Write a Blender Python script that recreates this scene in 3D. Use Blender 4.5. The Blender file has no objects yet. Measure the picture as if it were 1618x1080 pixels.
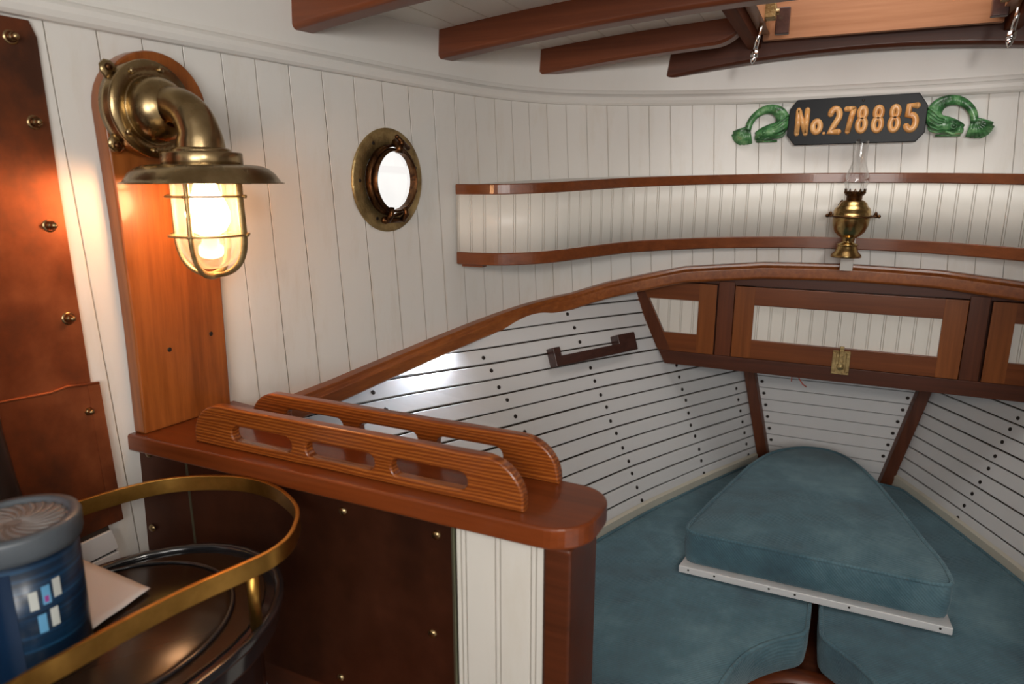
import bpy, bmesh, math, random
from mathutils import Vector, Matrix, noise
random.seed(7)
EYE = 1.30                       # eye height above the cabin sole; shapes are written relative to it
CX = 0.04                        # the boat's centreline
sc = bpy.context.scene

# ------------------------------------------------------------------ camera
F = 1079.0
yaw = math.radians(25); pit = math.atan(255 / F)
cam = bpy.data.cameras.new('camera'); camo = bpy.data.objects.new('camera', cam)
sc.collection.objects.link(camo); sc.camera = camo
cam.sensor_width = 36; cam.lens = 36 * F / 1618; cam.clip_start = 0.02
camo.location = (0, 0, EYE)
camo.rotation_euler = (math.pi / 2 - pit, 0, yaw)
cam.dof.use_dof = True; cam.dof.focus_distance = 1.25; cam.dof.aperture_fstop = 5.0

# ------------------------------------------------------------------ world, light, exposure
w = bpy.data.worlds.new('daylight'); sc.world = w; w.use_nodes = True
bg = w.node_tree.nodes['Background']
bg.inputs[0].default_value = (1.0, 0.975, 0.94, 1); bg.inputs[1].default_value = 1.1
sc.view_settings.view_transform = 'Standard'; sc.view_settings.look = 'None'
sc.view_settings.gamma = 1.0; sc.view_settings.use_curve_mapping = False
sc.view_settings.exposure = 0.1

def area(name, loc, target, size, power, color, sy=None):
    l = bpy.data.lights.new(name, 'AREA'); l.energy = power; l.color = color
    l.size = size
    if sy: l.shape = 'RECTANGLE'; l.size_y = sy
    o = bpy.data.objects.new(name, l); sc.collection.objects.link(o)
    o.location = Vector(loc) + Vector((0, 0, EYE))
    d = Vector(target) - Vector(loc)
    o.rotation_euler = d.to_track_quat('-Z', 'Y').to_euler()
    return o
# daylight falling in through the companionway behind the viewer, and through the open hatch
area('companionway_daylight', (0.20, -0.86, 0.12), (-0.60, 1.2, 0.22), 0.76, 12.5, (1.0, 0.97, 0.93), 0.50)
area('added_hard_light', (0.42, -0.25, 0.26), (-0.10, 1.8, 0.05), 0.14, 4.2, (1.0, 0.95, 0.88))  # added small hard light hung below the closed ceiling, no skylight there
area('hatch_daylight', (0.05, 1.50, 0.60), (0.10, 1.62, 0.0), 0.36, 2.2, (1.0, 0.96, 0.90))

# ------------------------------------------------------------------ small maths
def V(*a): return Vector(a)
def interp(x, xs, ys):
    if x <= xs[0]: return ys[0]
    for i in range(1, len(xs)):
        if x <= xs[i]:
            t = (x - xs[i-1]) / (xs[i] - xs[i-1]); return ys[i-1] + t * (ys[i] - ys[i-1])
    return ys[-1]
def smooth_path(P, step=0.02):
    """Catmull-Rom through P, resampled at about `step`"""
    P = [Vector(p) for p in P]; out = []
    for i in range(len(P) - 1):
        p0 = P[max(i-1, 0)]; p1 = P[i]; p2 = P[i+1]; p3 = P[min(i+2, len(P)-1)]
        n = max(2, int((p2 - p1).length / step * 2))
        for k in range(n):
            t = k / n
            out.append(0.5 * ((2*p1) + (p2-p0)*t + (2*p0-5*p1+4*p2-p3)*t*t + (3*p1-p0-3*p2+p3)*t**3))
    out.append(P[-1])
    L = [0]
    for a, b in zip(out[:-1], out[1:]): L.append(L[-1] + (b - a).length)
    n = max(2, round(L[-1] / step)); res = []; j = 0
    for k in range(n + 1):
        s = L[-1] * k / n
        while j < len(L) - 2 and L[j+1] < s: j += 1
        t = (s - L[j]) / max(1e-9, L[j+1] - L[j]); res.append(out[j].lerp(out[j+1], min(1, t)))
    return res
def lin(h):
    c = [int(h[i:i+2], 16) / 255 for i in (0, 2, 4)]
    return tuple(x / 12.92 if x <= .04045 else ((x + .055) / 1.055) ** 2.4 for x in c) + (1,)

# ------------------------------------------------------------------ mesh builder
class MB:
    def __init__(s): s.v = []; s.f = []; s.uv = []; s.sm = []; s.M = Matrix()
    def frame(s, o, ex, ey, ez):
        s.M = Matrix(((ex[0], ey[0], ez[0], o[0]), (ex[1], ey[1], ez[1], o[1]), (ex[2], ey[2], ez[2], o[2]), (0, 0, 0, 1))); return s
    def add(s, vs, fs, uvs=None, smooth=True):
        b = len(s.v); s.v += [s.M @ Vector(p) for p in vs]
        for f in fs:
            s.f.append([b + i for i in f]); s.sm.append(smooth)
            s.uv.append([uvs[i] for i in f] if uvs else [(0, 0)] * len(f))
        return s
    def box(s, lo, hi, R=None, o=(0, 0, 0)):
        vs = [V(x, y, z) for x in (lo[0], hi[0]) for y in (lo[1], hi[1]) for z in (lo[2], hi[2])]
        if R is not None: vs = [R @ p + Vector(o) for p in vs]
        return s.add(vs, [(0, 1, 3, 2), (4, 6, 7, 5), (0, 4, 5, 1), (2, 3, 7, 6), (0, 2, 6, 4), (1, 5, 7, 3)], smooth=False)
    def hexa(s, vs):
        return s.add(vs, [(0, 1, 2, 3), (7, 6, 5, 4), (0, 4, 5, 1), (1, 5, 6, 2), (2, 6, 7, 3), (3, 7, 4, 0)], smooth=False)
    def lathe(s, prof, n=48, o=(0, 0, 0), sy=1.0):
        vs = []; fs = []; m = len(prof)
        for i in range(n):
            a = 2 * math.pi * i / n
            for r, h in prof: vs.append((o[0] + r * math.cos(a), o[1] + sy * r * math.sin(a), o[2] + h))
        for i in range(n):
            j = (i + 1) % n
            for k in range(m - 1): fs.append((i*m+k, j*m+k, j*m+k+1, i*m+k+1))
        s.add(vs, fs)
        b = len(s.v) - len(vs)
        if prof[0][0] > 1e-5 and prof[0][0] < 1e3 and getattr(s, 'cap', False): pass
        return s
    def disc(s, r, h, n=48, flip=False):
        vs = [(0, 0, h)] + [(r * math.cos(2*math.pi*i/n), r * math.sin(2*math.pi*i/n), h) for i in range(n)]
        return s.add(vs, [(0, 1 + (i+1) % n, 1 + i) if flip else (0, 1 + i, 1 + (i+1) % n) for i in range(n)])
    def tube(s, P, rad, n=12, flat=1.0, closed=False, up=None, caps=True):
        P = [Vector(p) for p in P]; m = len(P)
        if not isinstance(rad, (list, tuple)): rad = [rad] * m
        vs = []; fs = []
        T = []
        for i in range(m):
            a = P[(i-1) % m] if closed else P[max(i-1, 0)]; b = P[(i+1) % m] if closed else P[min(i+1, m-1)]
            T.append((b - a).normalized())
        u = Vector(up) if up else (V(0, 0, 1) if abs(T[0].z) < .9 else V(1, 0, 0))
        for i in range(m):
            if up: side = T[i].cross(Vector(up)).normalized(); uu = side.cross(T[i]).normalized()
            else:
                uu = (u - T[i] * u.dot(T[i])).normalized(); u = uu; side = T[i].cross(uu)
            for k in range(n):
                a = 2 * math.pi * k / n
                vs.append(P[i] + side * (math.cos(a) * rad[i]) + uu * (math.sin(a) * rad[i] * flat))
        for i in range(m if closed else m - 1):
            j = (i + 1) % m
            for k in range(n): fs.append((i*n+k, i*n+(k+1) % n, j*n+(k+1) % n, j*n+k))
        if not closed and caps:
            fs.append(tuple(range(n-1, -1, -1))); fs.append(tuple((m-1)*n + k for k in range(n)))
        return s.add(vs, fs)
    def sphere(s, c, r, n=16, sx=(1, 1, 1)):
        m = n // 2; vs = []; fs = []
        for i in range(m + 1):
            ph = math.pi * i / m
            for k in range(n):
                a = 2 * math.pi * k / n
                vs.append((c[0] + sx[0]*r*math.sin(ph)*math.cos(a), c[1] + sx[1]*r*math.sin(ph)*math.sin(a), c[2] + sx[2]*r*math.cos(ph)))
        for i in range(m):
            for k in range(n): fs.append((i*n+k, (i+1)*n+k, (i+1)*n+(k+1) % n, i*n+(k+1) % n))
        return s.add(vs, fs)
    def sweep(s, path, prof, closed_prof=True, n_of=None, uvf=None, smooth=False, ends=True):
        """path: list of 3D points; profile (a,b): a along the horizontal inward normal, b up"""
        m = len(path); q = len(prof); vs = []; fs = []; uvs = []
        for i, p in enumerate(path):
            a = path[max(i-1, 0)]; b = path[min(i+1, m-1)]; t = (b - a); n = V(t.y, -t.x, 0).normalized()
            for (x, z) in (prof(i) if callable(prof) else prof): vs.append(Vector(p) + n * x + V(0, 0, z))
        qq = q if closed_prof else q - 1
        for i in range(m - 1):
            for k in range(qq):
                l = (k + 1) % q; fs.append((i*q+k, i*q+l, (i+1)*q+l, (i+1)*q+k))
        if closed_prof and ends: fs.append(tuple(range(q))); fs.append(tuple((m-1)*q + k for k in range(q-1, -1, -1)))
        return s.add(vs, fs, uvs or None, smooth)
    def prism(s, pts, h0, h1):
        n = len(pts); vs = [(p[0], p[1], h0) for p in pts] + [(p[0], p[1], h1) for p in pts]
        fs = [tuple(range(n-1, -1, -1)), tuple(range(n, 2*n))] + [(i, (i+1) % n, n+(i+1) % n, n+i) for i in range(n)]
        return s.add(vs, fs, smooth=False)

def base_of(o):
    p = Vector((0, 0, 0))
    while o is not None: p += o.location; o = o.parent
    return p
def obj(name, mb, mat, parent=None, bevel=0, seg=2, loc=None, recalc=True, auto=True):
    me = bpy.data.meshes.new(name)
    base = base_of(parent) if parent else Vector((0, 0, 0))
    off = V(0, 0, EYE) - base
    if parent is None and loc is not None: off = -Vector(loc)
    me.from_pydata([p + off for p in mb.v], [], mb.f)
    uvl = me.uv_layers.new(name='UVMap')
    i = 0
    for poly, uv, sm in zip(me.polygons, mb.uv, mb.sm):
        poly.use_smooth = sm
        for k in range(len(uv)): uvl.data[poly.loop_start + k].uv = uv[k]
    if recalc:
        bm = bmesh.new(); bm.from_mesh(me); bmesh.ops.recalc_face_normals(bm, faces=bm.faces); bm.to_mesh(me); bm.free()
    me.materials.append(mat); me.update()
    o = bpy.data.objects.new(name, me); sc.collection.objects.link(o)
    if parent: o.parent = parent
    if parent is None and loc is not None: o.location = Vector(loc) + V(0, 0, EYE)
    if bevel:
        md = o.modifiers.new('bevel', 'BEVEL'); md.width = bevel; md.segments = seg; md.limit_method = 'ANGLE'; md.angle_limit = math.radians(35)
        for p in me.polygons: p.use_smooth = True
        wn = o.modifiers.new('wn', 'WEIGHTED_NORMAL'); wn.keep_sharp = False
    return o
def thing(name, label, cat, loc, group=None):
    o = bpy.data.objects.new(name, None); sc.collection.objects.link(o); o.empty_display_size = .02
    o.location = Vector(loc) + V(0, 0, EYE); o['label'] = label; o['category'] = cat
    if group: o['group'] = group
    return o
def tag(o, label, cat, group=None):
    o['label'] = label; o['category'] = cat
    if group: o['group'] = group
    return o
def struct(name, mb, mat, **k):
    o = obj(name, mb, mat, **k); o['kind'] = 'structure'; return o
def curve_plate(outer, holes, half, bevel, o, ex, ey, ez, res=2):
    """a plate with holes, rounded arrises, laid in the frame (ex, ey) with thickness along ez; returns MB"""
    cu = bpy.data.curves.new('tmp', 'CURVE'); cu.dimensions = '2D'; cu.fill_mode = 'BOTH'
    cu.extrude = half - bevel; cu.bevel_depth = bevel; cu.bevel_resolution = res; cu.offset = -bevel
    for pts in [outer] + holes:
        sp = cu.splines.new('POLY'); sp.points.add(len(pts) - 1); sp.use_cyclic_u = True
        for q, p in zip(sp.points, pts): q.co = (p[0], p[1], 0, 1)
    ob = bpy.data.objects.new('tmp', cu); me = bpy.data.meshes.new_from_object(ob)
    mb = MB().frame(o, ex, ey, ez)
    mb.add([v.co.copy() for v in me.vertices], [tuple(p.vertices) for p in me.polygons], smooth=False)
    bpy.data.objects.remove(ob); bpy.data.curves.remove(cu); bpy.data.meshes.remove(me)
    return mb
def arc(cx, cy, r, a0, a1, n=8):
    return [(cx + r * math.cos(math.radians(a0 + (a1-a0)*i/n)), cy + r * math.sin(math.radians(a0 + (a1-a0)*i/n))) for i in range(n + 1)]

# ------------------------------------------------------------------ materials
class NT:
    def __init__(s, name):
        s.m = bpy.data.materials.new(name); s.m.use_nodes = True; s.t = s.m.node_tree; s.n = s.t.nodes; s.b = s.n['Principled BSDF']
    def new(s, kind, **kw):
        n = s.n.new(kind)
        for k, v in kw.items(): setattr(n, k, v)
        return n
    def put(s, n, i, v):
        if hasattr(v, 'bl_idname') or isinstance(v, bpy.types.NodeSocket): s.t.links.new(v, n.inputs[i])
        else: n.inputs[i].default_value = v
    def math(s, op, a, b=None, c=None, clamp=False):
        n = s.new('ShaderNodeMath', operation=op); n.use_clamp = clamp; s.put(n, 0, a)
        if b is not None: s.put(n, 1, b)
        if c is not None: s.put(n, 2, c)
        return n.outputs[0]
    def mix(s, f, a, b):
        n = s.new('ShaderNodeMix', data_type='RGBA'); s.put(n, 0, f); s.put(n, 6, a); s.put(n, 7, b); return n.outputs[2]
    def noise(s, vec, scale, detail=4, rough=.6):
        n = s.new('ShaderNodeTexNoise'); s.put(n, 'Vector', vec); s.put(n, 'Scale', scale); s.put(n, 'Detail', detail); s.put(n, 'Roughness', rough); return n.outputs[0]
    def coord(s, which='Object', scale=(1, 1, 1), rot=(0, 0, 0)):
        c = s.new('ShaderNodeTexCoord'); m = s.new('ShaderNodeMapping'); s.t.links.new(c.outputs[which], m.inputs[0])
        m.inputs['Scale'].default_value = scale; m.inputs['Rotation'].default_value = rot; return m.outputs[0]
    def ramp(s, f, stops):
        n = s.new('ShaderNodeValToRGB'); s.put(n, 0, f); e = n.color_ramp.elements
        while len(e) < len(stops): e.new(.5)
        for i, (p, c) in enumerate(stops): e[i].position = p; e[i].color = c
        return n.outputs[0]
    def bump(s, h, strength=.3, dist=.001, normal=None):
        n = s.new('ShaderNodeBump'); s.put(n, 'Height', h); s.put(n, 'Strength', strength); s.put(n, 'Distance', dist)
        if normal is not None: s.put(n, 'Normal', normal)
        return n.outputs[0]
    def out(s, base=None, rough=None, normal=None, metal=None, coat=None):
        if base is not None: s.put(s.b, 'Base Color', base)
        if rough is not None: s.put(s.b, 'Roughness', rough)
        if normal is not None: s.put(s.b, 'Normal', normal)
        if metal is not None: s.put(s.b, 'Metallic', metal)
        if coat is not None: s.put(s.b, 'Coat Weight', coat); s.put(s.b, 'Coat Roughness', .12)
        return s.m

def wood(name, c1, c2, axis='x', rough=.33, fig=1.0, coat=.35, dark=None, ringy=0.0):
    t = NT(name); a = {'x': 0, 'y': 1, 'z': 2}[axis]
    sc1 = [60, 60, 60]; sc1[a] = 2.2; sc2 = [9, 9, 9]; sc2[a] = 1.1
    v1 = t.coord('Object', sc1); v2 = t.coord('Object', sc2)
    n1 = t.noise(v1, 1.6 * fig, 5, .65); n2 = t.noise(v2, 1.0, 3, .5)
    f = t.math('ADD', t.math('MULTIPLY', n1, .6), t.math('MULTIPLY', n2, .5))
    if ringy:
        wv = t.new('ShaderNodeTexWave', wave_type='BANDS', bands_direction='Z'); sc3 = [1, 1, 1]; sc3[a] = .10
        t.put(wv, 'Vector', t.coord('Object', sc3)); t.put(wv, 'Scale', ringy); t.put(wv, 'Distortion', 5.0); t.put(wv, 'Detail', 2.0); t.put(wv, 'Detail Scale', 1.6)
        f = t.math('ADD', t.math('MULTIPLY', f, .45), t.math('MULTIPLY', wv.outputs[0], .42))
    st = [(.30, dark or c2), (.52, c2), (.74, c1)] if dark else [(.36, c2), (.70, c1)]
    col = t.ramp(f, st)
    r = t.math('ADD', t.math('MULTIPLY', n1, .15), rough - .07)
    t.put(t.b, 'Specular IOR Level', .4); return t.out(col, r, t.bump(n1, .12, .0006), coat=coat)

MAHOG = lin('80441F'); MAHOG2 = lin('5C2D12')
wood_x = wood('mahogany_x', MAHOG, MAHOG2, 'x')
wood_y = wood('mahogany_y', MAHOG, MAHOG2, 'y')
wood_z = wood('mahogany_z', lin('9C5826'), lin('62300F'), 'z', fig=1.0)
wood_beam = wood('beam_mahogany', lin('7C4225'), lin('5C2C17'), 'x', rough=.42, coat=.15)
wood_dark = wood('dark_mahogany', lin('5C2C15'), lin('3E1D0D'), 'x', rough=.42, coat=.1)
wood_dark_z = wood('dark_mahogany_z', lin('683417'), lin('45200D'), 'z', rough=.38)
wood_door = wood('door_mahogany', lin('7C4118'), lin('5A2C0E'), 'x', rough=.36)
wood_door_z = wood('door_mahogany_z', lin('8C4E1E'), lin('663410'), 'z', rough=.36)
wood_fir = wood('fir_y', lin('A6602A'), lin('874818'), 'y', rough=.40, dark=lin('6C340F'))
wood_shelf = wood('shelf_mahogany', lin('7A3A18'), lin('55240C'), 'x', rough=.30, coat=.3)
wood_fiddle = wood('grained_fiddle', lin('A25C26'), lin('844315'), 'x', rough=.28, coat=.4, dark=lin('6E3412'), ringy=70)
wood_coam = wood('hatch_mahogany', lin('A5714E'), lin('8A5836'), 'x', rough=.45, coat=.1)
wood_black = wood('black_walnut', lin('4A2A22'), lin('2E1813'), 'y', rough=.35)

def paint(name, c, rough=.38, dirt=.25, boards=None, bead=False, lean=0.0, streak=True):
    """white paint; boards = True reads u of the UV map as the board number"""
    t = NT(name)
    o = t.coord('Object', (6, 6, 1.4)); n = t.noise(o, 3.0, 6, .7)
    n2 = t.noise(t.coord('Object', (60, 60, 9)), 1.0, 3, .6)
    dirty = tuple(x * y for x, y in zip(c[:3], (.80, .73, .62))) + (1,)
    col = t.mix(t.math('MULTIPLY', t.math('SUBTRACT', n, .52, clamp=True), dirt * 4, clamp=True), c, dirty)
    norm = t.bump(n2, .10, .0008)
    if boards:
        uv = t.new('ShaderNodeUVMap'); sx = t.new('ShaderNodeSeparateXYZ'); t.t.links.new(uv.outputs[0], sx.inputs[0])
        wob = t.math('MULTIPLY', t.math('SUBTRACT', t.noise(t.coord('UV', (1.0, 14, 1)), 2.0, 3), .5), .03)
        u = t.math('ADD', sx.outputs[0], wob if not bead else 0.0)
        fr = t.math('FRACT', u); d = t.math('ABSOLUTE', t.math('SUBTRACT', fr, .5))      # .5 at a seam
        if bead:
            g1 = t.math('SUBTRACT', 1.0, t.math('DIVIDE', t.math('ABSOLUTE', t.math('SUBTRACT', fr, .06)), .03), clamp=True)
            g2 = t.math('SUBTRACT', 1.0, t.math('DIVIDE', t.math('ABSOLUTE', t.math('SUBTRACT', fr, .20)), .03), clamp=True)
            g = t.math('MAXIMUM', g1, g2, clamp=True)
            col = t.mix(t.math('MULTIPLY', g, .36), col, tuple(x * y for x, y in zip(c[:3], (.55, .46, .33))) + (1,))
            norm = t.bump(t.math('MULTIPLY', g, -1), .9, .0012, norm)
        else:
            g = t.math('DIVIDE', t.math('SUBTRACT', d, .4815), .0185, clamp=True)
            br = t.ramp(t.noise(t.coord('UV', (3.1, 5, 1)), 1.7, 4), [(.32, (.25, .25, .25, 1)), (.62, (1, 1, 1, 1))])
            fade = t.math('SUBTRACT', 1.0, t.math('MULTIPLY', t.math('DIVIDE', t.math('SUBTRACT', sx.outputs[0], 34.0), 8.0, clamp=True), .62)) if name == 'painted_boards' else .8
            gg = t.math('MULTIPLY', t.math('MULTIPLY', t.math('MULTIPLY', g, br), .9), fade)
            col = t.mix(gg, col, lin('8A7A62'))
            halo = t.math('MULTIPLY', t.math('DIVIDE', t.math('SUBTRACT', d, .38), .12, clamp=True), t.math('MULTIPLY', t.math('SUBTRACT', t.noise(t.coord('UV', (2.3, 3, 1)), 2.2, 5), .45, clamp=True), 1.6), clamp=True)
            col = t.mix(halo, col, tuple(x * y for x, y in zip(c[:3], (.84, .74, .60))) + (1,))
            norm = t.bump(t.math('MULTIPLY', g, -1), .9, .0015, norm)
    return t.out(col, rough, norm)
WHITE = (0.77, 0.755, 0.72, 1)
m_wall = paint('painted_boards', WHITE, boards=True, dirt=.42)
m_bead = paint('painted_beadboard', (0.78, 0.76, 0.70, 1), boards=True, bead=True, dirt=.12)
m_paint = paint('painted_plain', (0.78, 0.765, 0.73, 1), dirt=.10)
m_ceil = paint('painted_ceiling', (0.76, 0.74, 0.68, 1), boards=True, dirt=.15)
m_slat = paint('painted_slats', (0.70, 0.705, 0.715, 1), dirt=.10, rough=.30)
m_cream = paint('painted_cream', (0.60, 0.57, 0.48, 1), dirt=.2)
m_gap = NT('dark_gap').out((0.035, 0.022, 0.014, 1), .9)

def metal(name, c, rough, var=.12, tarn=None, scale=14, bumpy=0, coarse=None):
    t = NT(name); n = t.noise(t.coord('Object', (1, 1, 1)), scale, 5, .6)
    col = c
    if tarn: col = t.mix(t.ramp(n, [(.40, (0, 0, 0, 1)), (.68, (1, 1, 1, 1))]), c, tarn)
    r = t.math('ADD', t.math('MULTIPLY', n, var * 2), rough - var)
    nm = t.bump(t.noise(t.coord('Object'), coarse or 220, 3), bumpy, .002) if bumpy else None
    return t.out(col, r, nm, metal=1.0)
m_brass = metal('aged_brass', lin('B09A74'), .27, .08, lin('8A7450'), 18)
m_brass_old = metal('pitted_brass', lin('B39C6C'), .42, .12, lin('77603A'), 30, .6, 160)
m_brass_old.node_tree.nodes['Principled BSDF'].inputs['Metallic'].default_value = .75
m_brass_bright = metal('bright_brass', lin('B89C66'), .24, .05, lin('94754A'), 18)
m_rail = metal('brushed_brass', lin('B58A45'), .34, .08, lin('8F6A30'), 22)
m_bronze = metal('dark_bronze', lin('6E4C30'), .38, .1, lin('2F1C12'), 60, .4)
m_chrome = metal('chrome', (.75, .75, .76, 1), .10, .03)
def copper(name, c1, c2, c3, rough=.30, tint=.0):
    t = NT(name); v = t.coord('Object', (5, 5, 2.6)); n = t.noise(v, 1.0, 5, .55); n2 = t.noise(t.coord('Object', (14, 14, 14)), 1.3, 6, .65)
    f = t.math('ADD', t.math('MULTIPLY', n, .75), t.math('MULTIPLY', n2, .28))
    col = t.ramp(f, [(.38, c3), (.50, c2), (.66, c1)])
    return t.out(col, t.math('ADD', t.math('MULTIPLY', n2, .25), rough - .1), t.bump(n, .35, .004), metal=tint)
m_copper = copper('copper_sheet', lin('B86C42'), lin('8C4C2C'), lin('5A3A2C'), .42, .62)
m_copper_dk = copper('dark_copper_sheet', lin('6A3C28'), lin('56301F'), lin('46281C'), .40, .75)
m_stove = NT('black_enamel').out((.012, .012, .014, 1), .12, coat=.5)
_t = NT('stove_plate'); _t.put(_t.b, 'Specular IOR Level', .3); m_plate = _t.out((.022, .012, .007, 1), .2)
m_flue = NT('dark_flue').out((.03, .022, .02, 1), .35, metal=.5)

def fabric(name):
    t = NT(name); n = t.noise(t.coord('Object', (1, 1, 1)), 5.5, 5, .6); n2 = t.noise(t.coord('Object', (1, 1, 1)), 42, 4, .7)
    f = t.math('ADD', t.math('MULTIPLY', n, .8), t.math('MULTIPLY', n2, .22))
    col = t.ramp(f, [(.36, lin('3C5866')), (.52, lin('4A6E7C')), (.68, lin('6A8C98'))])
    wv = t.new('ShaderNodeTexWave', wave_type='BANDS', bands_direction='DIAGONAL'); t.put(wv, 'Vector', t.coord('Object', (1, -1, 1))); t.put(wv, 'Scale', 95.0); t.put(wv, 'Distortion', .4)
    wf = t.math('MULTIPLY', wv.outputs[0], .24)
    col = t.mix(wf, col, lin('2E444B'))
    nm = t.bump(wv.outputs[0], .5, .0012, t.bump(n2, .35, .004, t.bump(n, .4, .02)))
    m = t.out(col, .85, nm); t.put(t.b, 'Sheen Weight', .25); t.put(t.b, 'Sheen Roughness', .5); t.put(t.b, 'Sheen Tint', (.75, .9, .95, 1))
    return m
m_fabric = fabric('teal_corduroy')
def glass(name, alpha=.12, col=(1, 1, 1, 1), rough=.02, frost=0.0):
    t = NT(name); o = t.n['Material Output']
    tr = t.new('ShaderNodeBsdfTransparent'); gl = t.new('ShaderNodeBsdfGlossy'); t.put(tr, 0, col); t.put(gl, 1, rough)
    lw = t.new('ShaderNodeLayerWeight'); t.put(lw, 0, .35)
    mx = t.new('ShaderNodeMixShader'); t.put(mx, 0, t.math('ADD', t.math('MULTIPLY', lw.outputs[1], .75), alpha, clamp=True)); t.t.links.new(tr.outputs[0], mx.inputs[1]); t.t.links.new(gl.outputs[0], mx.inputs[2])
    res = mx.outputs[0]
    if frost:
        df = t.new('ShaderNodeBsdfTranslucent'); t.put(df, 0, (.95, .93, .88, 1)); m2 = t.new('ShaderNodeMixShader'); t.put(m2, 0, frost); t.t.links.new(res, m2.inputs[1]); t.t.links.new(df.outputs[0], m2.inputs[2]); res = m2.outputs[0]
    t.t.links.new(res, o.inputs[0]); return t.m
m_glass = glass('lamp_glass', .05)
m_globe = glass('globe_glass', .04, (1, .97, .92, 1), .05, .07)
m_pane = glass('port_glass', .03, (1, 1, 1, 1))
def emis(name, c, s):
    t = NT(name); t.put(t.b, 'Base Color', c); t.put(t.b, 'Emission Color', c); t.put(t.b, 'Emission Strength', s); return t.m
m_bulb = emis('lit_bulb', (1.0, .53, .26, 1), 60.0)
m_added_glow = emis('added_glow_emission', (.78, .87, 1.0, 1), 260.0)  # emission of the added fixture under the side deck
_t = NT('black_board'); _t.put(_t.b, 'Specular IOR Level', .2); m_black = _t.out(lin('0A0D12'), .38)
m_gold = None
t = NT('gilded_wood'); n_ = t.noise(t.coord('Object', (12, 12, 12)), 2, 4)
m_gold = t.out(t.ramp(n_, [(.35, lin('CC8A48')), (.6, lin('EAB474'))]), .33, coat=.3)
t = NT('green_carving'); n_ = t.noise(t.coord('Object', (18, 18, 40)), 1.4, 4, .6); n3 = t.noise(t.coord('Object', (40, 20, 12)), 3.0, 3)
m_green = t.out(t.ramp(n_, [(.38, lin('254A2B')), (.52, lin('44804A')), (.66, lin('7DB078')), (.74, lin('8A5A38'))]), .32, t.bump(n3, .7, .004), coat=.3)
m_screw = NT('dark_screw').out((.03, .022, .018, 1), .45, metal=.5)
m_lid = NT('grey_lid').out(lin('4C535A'), .4)
m_lid_clear = NT('lid_window').out(lin('76716F'), .3)
t = NT('blue_wrap'); v_ = t.coord('Object', (8, 8, 260)); n_ = t.noise(v_, 1.0, 2)
m_tub = t.out(t.ramp(n_, [(.45, lin('082036')), (.62, lin('0E3352')), (.75, lin('1C4A6A'))]), .28)
m_pic = NT('label_pictures').out(lin('BFC4C0'), .4)
m_pic2 = NT('label_pictures_blue').out(lin('5D9BC4'), .4)
m_towel = paint('paper_towel', (.62, .61, .62, 1), dirt=.05, rough=.9)
wood_bulk = wood('aft_bulkhead_wood', lin('6E3A20'), lin('4A2412'), 'z', rough=.5, coat=0)
wood_matte = wood('matte_mahogany', lin('6A351A'), lin('4A2310'), 'y', rough=.75, coat=0)
wood_matte.node_tree.nodes['Principled BSDF'].inputs['Specular IOR Level'].default_value = .15
m_string = NT('red_string').out(lin('A5402C'), .7)
m_offw = NT('white_block').out((.62, .60, .56, 1), .4)
m_floor = wood('sole_teak', lin('8C5734'), lin('5E3720'), 'y', rough=.4, dark=lin('3A2014'))

# ------------------------------------------------------------------ trunk plan, walls
half = [(-.885, -.9), (-.87, .0), (-.862, .4), (-.85, .6), (-.82, .9), (-.79, 1.15), (-.765, 1.3), (-.725, 1.47), (-.655, 1.61), (-.55, 1.70), (-.40, 1.775), (-.2, 1.825), (-.07, 1.8385), (CX, 1.840)]
PORT = smooth_path([V(x, y, 0) for x, y in half], .012)
def mirror(P): return [V(2*CX - p[0], p[1], p[2]) for p in reversed(P)]
STAR = mirror(PORT)
ARC = [0]
for a, b in zip(PORT[:-1], PORT[1:]): ARC.append(ARC[-1] + (b - a).length)
def tilt(y): return .055 * interp(y, [0, .9, 1.6], [1, 1, 0])
def wall_pt(i, z, side=-1):
    p = PORT[i]; x = p.x - tilt(p.y) * (.18 - z)
    return V(x if side < 0 else 2*CX - x, p.y, z)
def plan_x(y):                                   # port wall x at y for z = .18, valid y < 1.6
    for i in range(len(PORT) - 1):
        if PORT[i].y <= y <= PORT[i+1].y:
            t = (y - PORT[i].y) / (PORT[i+1].y - PORT[i].y); return PORT[i].x + t * (PORT[i+1].x - PORT[i].x)
    return PORT[0].x
def wx(y, z): return plan_x(y) - tilt(y) * (.18 - z)
# board seams read along the top of the wall: x, y of each seam
SEAM_Y = [.50, .545, .607, .665, .723, .784, .843, .907, .978, 1.052, 1.125, 1.198, 1.270, 1.335, 1.403, 1.465, 1.515]
def arc_at_y(y):
    for i in range(len(PORT) - 1):
        if PORT[i].y <= y <= PORT[i+1].y:
            t = (y - PORT[i].y) / (PORT[i+1].y - PORT[i].y); return ARC[i] + t * (ARC[i+1] - ARC[i])
SA = [arc_at_y(y) for y in SEAM_Y]
while SA[-1] < ARC[-1] + .05: SA.append(SA[-1] + .0525)
SA = [SA[0] - .058 * k for k in range(25, 0, -1)] + SA
SIDX = list(range(len(SA)))
# trim (arched carlin) heights along the arc length
TY = [(-.9, -.40), (.6, -.392), (.98, -.367), (1.2, -.346), (1.44, -.319)]
tz_s = [arc_at_y(y) if y > -.9 else 0 for y, z in TY]; tz_v = [z for y, z in TY]
for x, z in ((-.606, -.284), (-.523, -.258), (-.341, -.215), (-.157, -.199), (CX, -.195)):
    i = min(range(len(PORT)), key=lambda i: abs(PORT[i].x - x) + (0 if PORT[i].y > 1.6 else 9)); tz_s.append(ARC[i]); tz_v.append(z)
def trim_top(i): return interp(ARC[i], tz_s, tz_v)

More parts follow.
